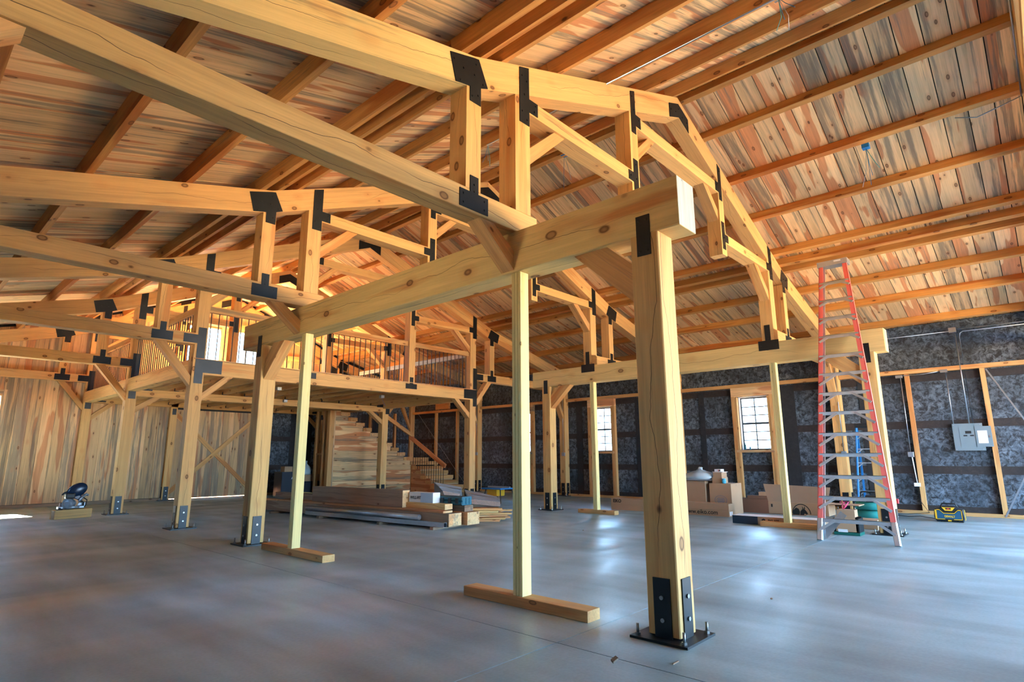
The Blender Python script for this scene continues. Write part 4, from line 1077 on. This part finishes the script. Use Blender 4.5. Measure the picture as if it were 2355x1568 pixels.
# crate with cardboard, pink ribbon, compressor, broom-like tools
ct = thing('crate', 'black and green plastic crate with cardboard in it behind the red ladder', 'crate', (11.75, 2.75, 0))
box('base_tray', (-.16, -.2, 0), (.18, .2, .05), flat('green_plastic', srgb(20, 96, 84), .4), ct, ch=.01)
for s in (-1, 1): box('side', (-.15, s*.19-.01, .05), (.17, s*.19+.01, .28), M_blk, ct, long=0, ch=.004)
box('back', (.15, -.18, .05), (.17, .18, .3), M_blk, ct, long=1); box('cardboard_sheet', (-.16, -.15, .06), (-.15, .16, .33), M_card, ct); box('cardboard_sheet', (-.1, -.14, .3), (.12, .14, .42), M_card, ct); box('label', (-.163, -.02, .05), (-.161, .13, .1), M_paper, ct)
mb = MB(); rr = random.Random(5)
for i in range(7):
    a = rr.uniform(0, 6.28); mb.tube([(0, 0, 0), (.05*math.cos(a), .05*math.sin(a), .05), (.1*math.cos(a+.5), .1*math.sin(a+.5), .1+.03*rr.random()), (.04*math.cos(a+1), .04*math.sin(a+1), .13)], .006, 5)
tag(mb.build('pink_ribbon', M_pink, None, (11.75, 2.8, .421)), 'tangle of pink tape on the crate', 'ribbon')
cp = thing('air_compressor', 'teal twin-tank air compressor on the floor behind the blue ladder', 'compressor', (13.9, 2.75, 0))
for z, s in ((.17, .16), (.34, .14)):
    mb = MB(); mb.cyl((0, -.3, z), (0, .3, z), .085, seg=20).ball((0, -.3, z), .085, (1, .5, 1), 16).ball((0, .3, z), .085, (1, .5, 1), 16); mb.build('tank', M_tank, cp)
for y in (-.22, .22): box('foot', (-.08, y-.02, 0), (.08, y+.02, .09), M_blk, cp)
box('pump', (-.08, -.15, .42), (.09, .12, .55), M_blk, cp, ch=.02); mb = MB(); mb.tube([(0, -.3, .42), (0, -.28, .62), (0, .2, .62), (0, .25, .42)], .014); mb.build('handle', M_blk, cp)
rt = thing('hand_truck', 'dark tool stand with a red handle beside the rear post', 'tool stand', (12.62, 2.3, 0))
for y in (-.09, .09): beam('upright', (0, y, 0), (.02, y, .62), .03, .03, M_teal, rt)
box('grip', (-.03, -.2, .5), (.04, -.1, .58), M_redp, rt, ch=.01); box('toe_plate', (-.18, -.14, 0), (.03, .14, .015), M_galv, rt); box('cross_bar', (0, -.1, .3), (.03, .1, .34), M_teal, rt); box('cross_bar', (0, -.1, .56), (.03, .1, .6), M_blk, rt)

# ------------------------------------------------------------------ radio
rd = thing('jobsite_radio', 'yellow and black jobsite radio with a carry handle on the floor', 'radio', (15.3, 1.67, 0))
mb = MB(); mb.slab([(-.31, .02), (.31, .02), (.35, .1), (.33, .27), (.22, .29), (.12, .33), (-.12, .33), (-.22, .29), (-.33, .27), (-.35, .1)], -.14, .13, lambda u, v, n: (n, u, v)); mb.build('body', M_blk, rd, bevel=.02)
mb = MB()
for s in (-1, 1): mb.slab([(s*.07, .07), (s*.27, .07), (s*.27, .24), (s*.21, .24), (s*.12, .17), (s*.07, .17)], -.15, -.14, lambda u, v, n: (n, u, v))
mb.box((-.15, -.07, .07), (-.14, .07, .17)); mb.build('speaker_grille', flat('grille', srgb(24, 76, 104), .6), rd)
mb = MB()
def band(p, q, w=.012): mb.slab([p, q, (q[0], q[1]+w), (p[0], p[1]+w)], -.153, -.14, lambda u, v, n: (n, u, v))
for s in (-1, 1):
    band((s*.27, .25), (s*.21, .25)); band((s*.21, .25), (s*.12, .18)); band((s*.29, .055), (s*.1, .055))
band((-.12, .18), (.12, .18)); mb.box((-.153, .275, .06), (-.14, .315, .25)); mb.box((-.153, -.29, .06), (-.14, -.28, .25))
mb.slab([(-.15, .31), (.15, .31), (.08, .24), (-.08, .24)], -.153, -.14, lambda u, v, n: (n, u, v)); mb.box((-.153, -.04, .02), (-.14, .04, .045)); mb.box((-.1, -.352, .05), (-.05, -.345, .26))
mb.build('yellow_trim', M_yel, rd)
box('display', (-.157, -.06, .265), (-.153, .06, .3), M_blk, rd); box('display_window', (-.159, -.03, .272), (-.157, .03, .292), M_redp, rd)
text('lettering', 'DEWALT', .058, M_yel, rd, (-.152, .105, .1), (0, -1, 0), (0, 0, 1), bold=.002)
mb = MB(); mb.tube([(0, -.2, .3), (0, -.15, .38), (0, .15, .38), (0, .2, .3)], .016, 8); mb.build('handle', M_blk, rd)
for s in (-1, 1): box('foot', (-.12, s*.25-.05, 0), (.12, s*.25+.05, .02), M_blk, rd)
rd.scale = (1, .74, .95)

# ------------------------------------------------------------------ electrical fittings
ep = thing('breaker_panel', 'grey electrical breaker panel with its small door open on the black wall', 'electrical panel', (16.88, 1.28, 1.75))
box('cover', (-.01, -.27, -.3), (.09, .28, .31), M_panel, ep, long=2, ch=.004); box('inner_cover', (-.016, -.12, -.22), (-.01, .16, .22), M_panel, ep, long=2, ch=.002)
box('breaker', (-.02, -.06, .08), (-.016, .05, .14), M_blk, ep)
for y in (-.1, .02): box('breaker', (-.02, y, .02), (-.016, y+.07, .05), M_blk, ep)
for sy in (-.24, .25):
    for sz in (-.27, .28): mb = MB(); mb.cyl((-.01, sy, sz), (-.016, sy, sz), .01, seg=10); mb.build('screw', M_galv, ep)
dr = box('panel_door', (-.03, -.42, -.22), (-.018, -.13, .24), M_panel, ep, long=2, ch=.002); box('data_sheet', (-.034, -.34, -.14), (-.031, -.17, .14), M_paper, ep); box('latch', (-.036, -.39, -.02), (-.031, -.36, .04), M_galv, ep)
cn = thing('conduit_run', 'thin steel conduits rising from the breaker panel to the roof edge', 'conduit', (16.84, 1.28, 2.06))
mb = MB(); mb.tube([(0, .24, 0), (-.0, .24, 1.2)], .011); mb.build('conduit', M_galv, cn)
mb = MB(); mb.tube([(0, -.05, 0), (0, -.05, 2.1)], .013); mb.build('conduit', M_galv, cn)
mb = MB(); mb.tube([(0, -.12, 0), (0, -.12, 2.0), (0, -.14, 2.09), (0, -.2, 2.13), (0, -2.2, 2.13)], .013); mb.build('conduit', M_galv, cn)
mb = MB(); mb.tube([(0, -.1, 2.19), (0, -2.2, 2.19)], .011).tube([(0, .0, 2.16), (0, 3.5, 2.16)], .011); mb.build('conduit', M_galv, cn)
box('junction_box', (-.04, -.08, 2.12), (.04, .06, 2.24), M_galv, cn, ch=.004); box('junction_box', (-.04, .2, 1.2), (.03, .34, 1.27), M_galv, cn, ch=.004); box('junction_box', (-.04, 1.1, 1.15), (.03, 1.24, 1.22), M_galv, cn, ch=.004)
mb = MB(); mb.tube([(0, .34, 1.24), (0, .7, 1.2), (0, 1.1, 1.2)], .008); mb.build('cable', M_galv, cn)

def outlet(label, x, y, z, ztop, wall='x'):
    t = thing('outlet_box', label, 'outlet box', (x, y, z), 'outlet boxes on the wall posts')
    mb = MB(); mb.box((-.03, -.06, -.06), (.03, .06, .06)) if wall == 'x' else mb.box((-.06, -.03, -.06), (.06, .03, .06)); mb.build('box', M_galv, t, bevel=.006)
    (mb := MB()).tube([(0, 0, .06), (0, 0, ztop-z)], .011); mb.build('conduit', M_galv, t)
    return t
outlet('outlet box low on a conduit left of the breaker panel', 16.82, 2.42, 1.37, 3.28)
outlet('outlet box on the wall post by the partly hidden window', 16.70, 12.75, 1.44, 4.2)
outlet('outlet box on the wall post beyond the loft corner', 16.70, 17.2, 1.49, 4.2)
outlet('outlet box on the wall post behind the tall red ladder', 16.70, 3.82, 1.4, 3.6)
outlet('white outlet box on the door post of the end wall', 10.02, 21.55, 1.5, 2.9, 'y')
pc = MB(); pc.tube([(0, 0, 0), (-.02, -.02, -.35), (.0, -.03, -.6)], .012).box((-.04, -.09, -.68), (.03, .03, -.6))
tag(pc.build('power_strip', M_paper, None, (16.8, 2.4, 1.31)), 'white cable and plug hanging below the outlet box', 'plug')
mb = MB(); mb.tube([(16.8, 2.37, .62), (16.75, 2.35, .3), (16.7, 2.2, .05), (16.5, 2.6, .012), (16.2, 3.0, .012), (15.9, 2.5, .012), (16.1, 2.3, .012), (15.7, 1.95, .012), (15.46, 1.8, .05)], .008, 6)
pco = mb.build('power_cord', M_cord, rd); pco.matrix_parent_inverse = rd.matrix_basis.inverted()

def jbox(label, x, y, off=0, wires=3, drop=.35, seed=1, mat=M_wire):
    d = abs(x-RX); sl = .4 if d <= 4.7 else .257; s = 1 if x < RX else -1
    n = V((-sl*s, 0, 1)).normalized(); p = V((x, y, rz(x)))+n*.04
    t = thing('ceiling_box', label, 'junction box', p, 'wiring boxes on the purlins')
    mb = MB(); mb.box((-.055, -.055, -.03), (.055, .055, .05)); mb.build('box', M_galv if mat is not M_wire else M_blue, t, bevel=.004)
    r = random.Random(seed)
    for i in range(wires):
        mb = MB(); a = r.uniform(0, 6.28); L_ = drop*r.uniform(.5, 1.1); ou = r.uniform(.02, .25)
        mb.tube([(0, 0, -.03), (ou*.3*math.cos(a), ou*.3*math.sin(a), -.03-L_*.3), (ou*.6*math.cos(a), ou*.6*math.sin(a), -.03-L_*.6), (ou*math.cos(a+.3), ou*math.sin(a+.3), -.03-L_)], .004, 5)
        mb.build('wire', [M_wire, M_galv, M_tank][i % 3], t)
    return t
jbox('blue wiring box with dangling wires under a purlin of the roof slope over the ladder', 10.50, 1.55, wires=4, drop=.6, seed=2)
jbox('wiring box with short wires between the two nearest hanging timbers', 6.20, 6.15, wires=3, seed=3, mat=M_galv)
jbox('wiring box at the top edge of the picture, on the conduit purlin', 6.22, 1.55, wires=4, drop=.3, seed=5, mat=M_galv)
jbox('dark wiring box by the ridge with two long black wires', 8.45, 6.28, wires=2, drop=1.0, seed=9)
jbox('wiring box under the loft joists near its front beam', 6.9, 14.4, wires=1, drop=.25, seed=4, mat=M_galv).location.z = 3.09
jbox('wiring box under the loft joists toward the stair side', 9.9, 14.2, wires=1, drop=.25, seed=6, mat=M_galv).location.z = 3.09
jbox('wiring box on the cross beam under the loft', 8.4, 17.12, wires=1, drop=.1, seed=7, mat=M_galv).location.z = 3.06
def cond(label, pts, r=.011):
    mb = MB(); p0 = V(pts[0]); mb.tube([V(p)-p0 for p in pts], r); return tag(mb.build('conduit', M_galv, None, p0), label, 'conduit', 'conduits along the roof')
zz = rz(6.12)-.02
cond('long thin conduit along a purlin above the nearest truss', [(6.11, -1.0, zz), (6.11, 6.1, zz)])
def up(x, y, dz=-.02): return (x, y, rz(x)+dz)
cond('steel conduit crossing the roof slope at the right edge, left one', [up(8.7, -.42), up(10.4, -.42)]); cond('steel conduit crossing the roof slope at the right edge, outer one', [up(8.7, -.62), up(12.9, -.62)])
cond('thin white cable looping down the roof slope at the right edge', [up(10.42, .35), up(10.5, .1, -.05), up(10.45, -.2, -.03), up(10.4, -.42)], .008)

# bits on the window sill and the floor
for i, (y, h, r) in enumerate(((6.38, .2, .03), (6.24, .11, .022))):
    mb = MB(); mb.cyl((0, 0, 0), (0, 0, h*.75), r, seg=12).cyl((0, 0, h*.75), (0, 0, h), r*.5, r*.45, 10)
    tag(mb.build('bottle', M_teal, None, (16.92, y, WZ[0]+.001)), ['taller dark bottle on the window sill behind the cartons', 'shorter dark bottle on the window sill behind the cartons'][i], 'bottle')
mb = MB(); mb.slab([(-.03, -.012), (.02, -.02), (.035, .01), (-.01, .02)], 0, .012, lambda u, v, n: (u, v, n+u*.3+.01)); tag(mb.build('wood_chip', M_aged, None, (3.56, 2.33, .002)), 'brown wood chip lying on the floor by the joint crossing', 'wood chip')
mb = MB(); mb.slab([(-.04, -.005), (.04, -.006), (.038, .006), (-.03, .005)], 0, .006, lambda u, v, n: (u, v, n)); tag(mb.build('wood_splinter', M_aged, None, (3.82, 2.02, .001)), 'thin splinter on the floor before the near post base', 'splinter')
for i, (x, y) in enumerate(((9.2, 6.6), (5.6, 12.3), (6.05, 2.15))):
    mb = MB(); mb.ball((0, 0, .006), .012, (1.4, 1, .6), 8); tag(mb.build('floor_crumb', M_aged, None, (x, y, 0)), ['small crumb on the floor right of the lumber pile', 'small crumb on the floor near the loft post', 'dark crumb on the bright floor before the ladder'][i], 'debris')

# ------------------------------------------------------------------ trees outside the far window
def tree(x, y, h, seed, label):
    t = thing('tree', label, 'tree', (x, y, -.2), 'trees outside'); r = random.Random(seed)
    mb = MB(); mb.cyl((0, 0, 0), (0, 0, h*.6), .18, .08, 8); mb.build('trunk', M_bark, t)
    mb = MB()
    for i in range(260):
        d = V((r.gauss(0, 1), r.gauss(0, 1), r.gauss(0, 1))).normalized()*r.uniform(.4, 1); c = V((d.x*h*.3, d.y*h*.3, h*.62+d.z*h*.34))
        a = V((r.gauss(0, 1), r.gauss(0, 1), r.gauss(0, 1))).normalized()*.28; b = a.cross(V((.3, .5, .8))).normalized()*.2
        mb.poly([c-a, c-b, c+a, c+b])
    o = mb.build('foliage', M_leaf, t); o['kind'] = 'stuff'
tree(38, 22, 4.2, 1, 'bushy green tree seen low through the window behind the short-footed prop'); tree(36, 27, 3.4, 2, 'smaller green tree beyond the same window'); tree(44, 19, 4.6, 3, 'more distant tree outside the right-hand wall')
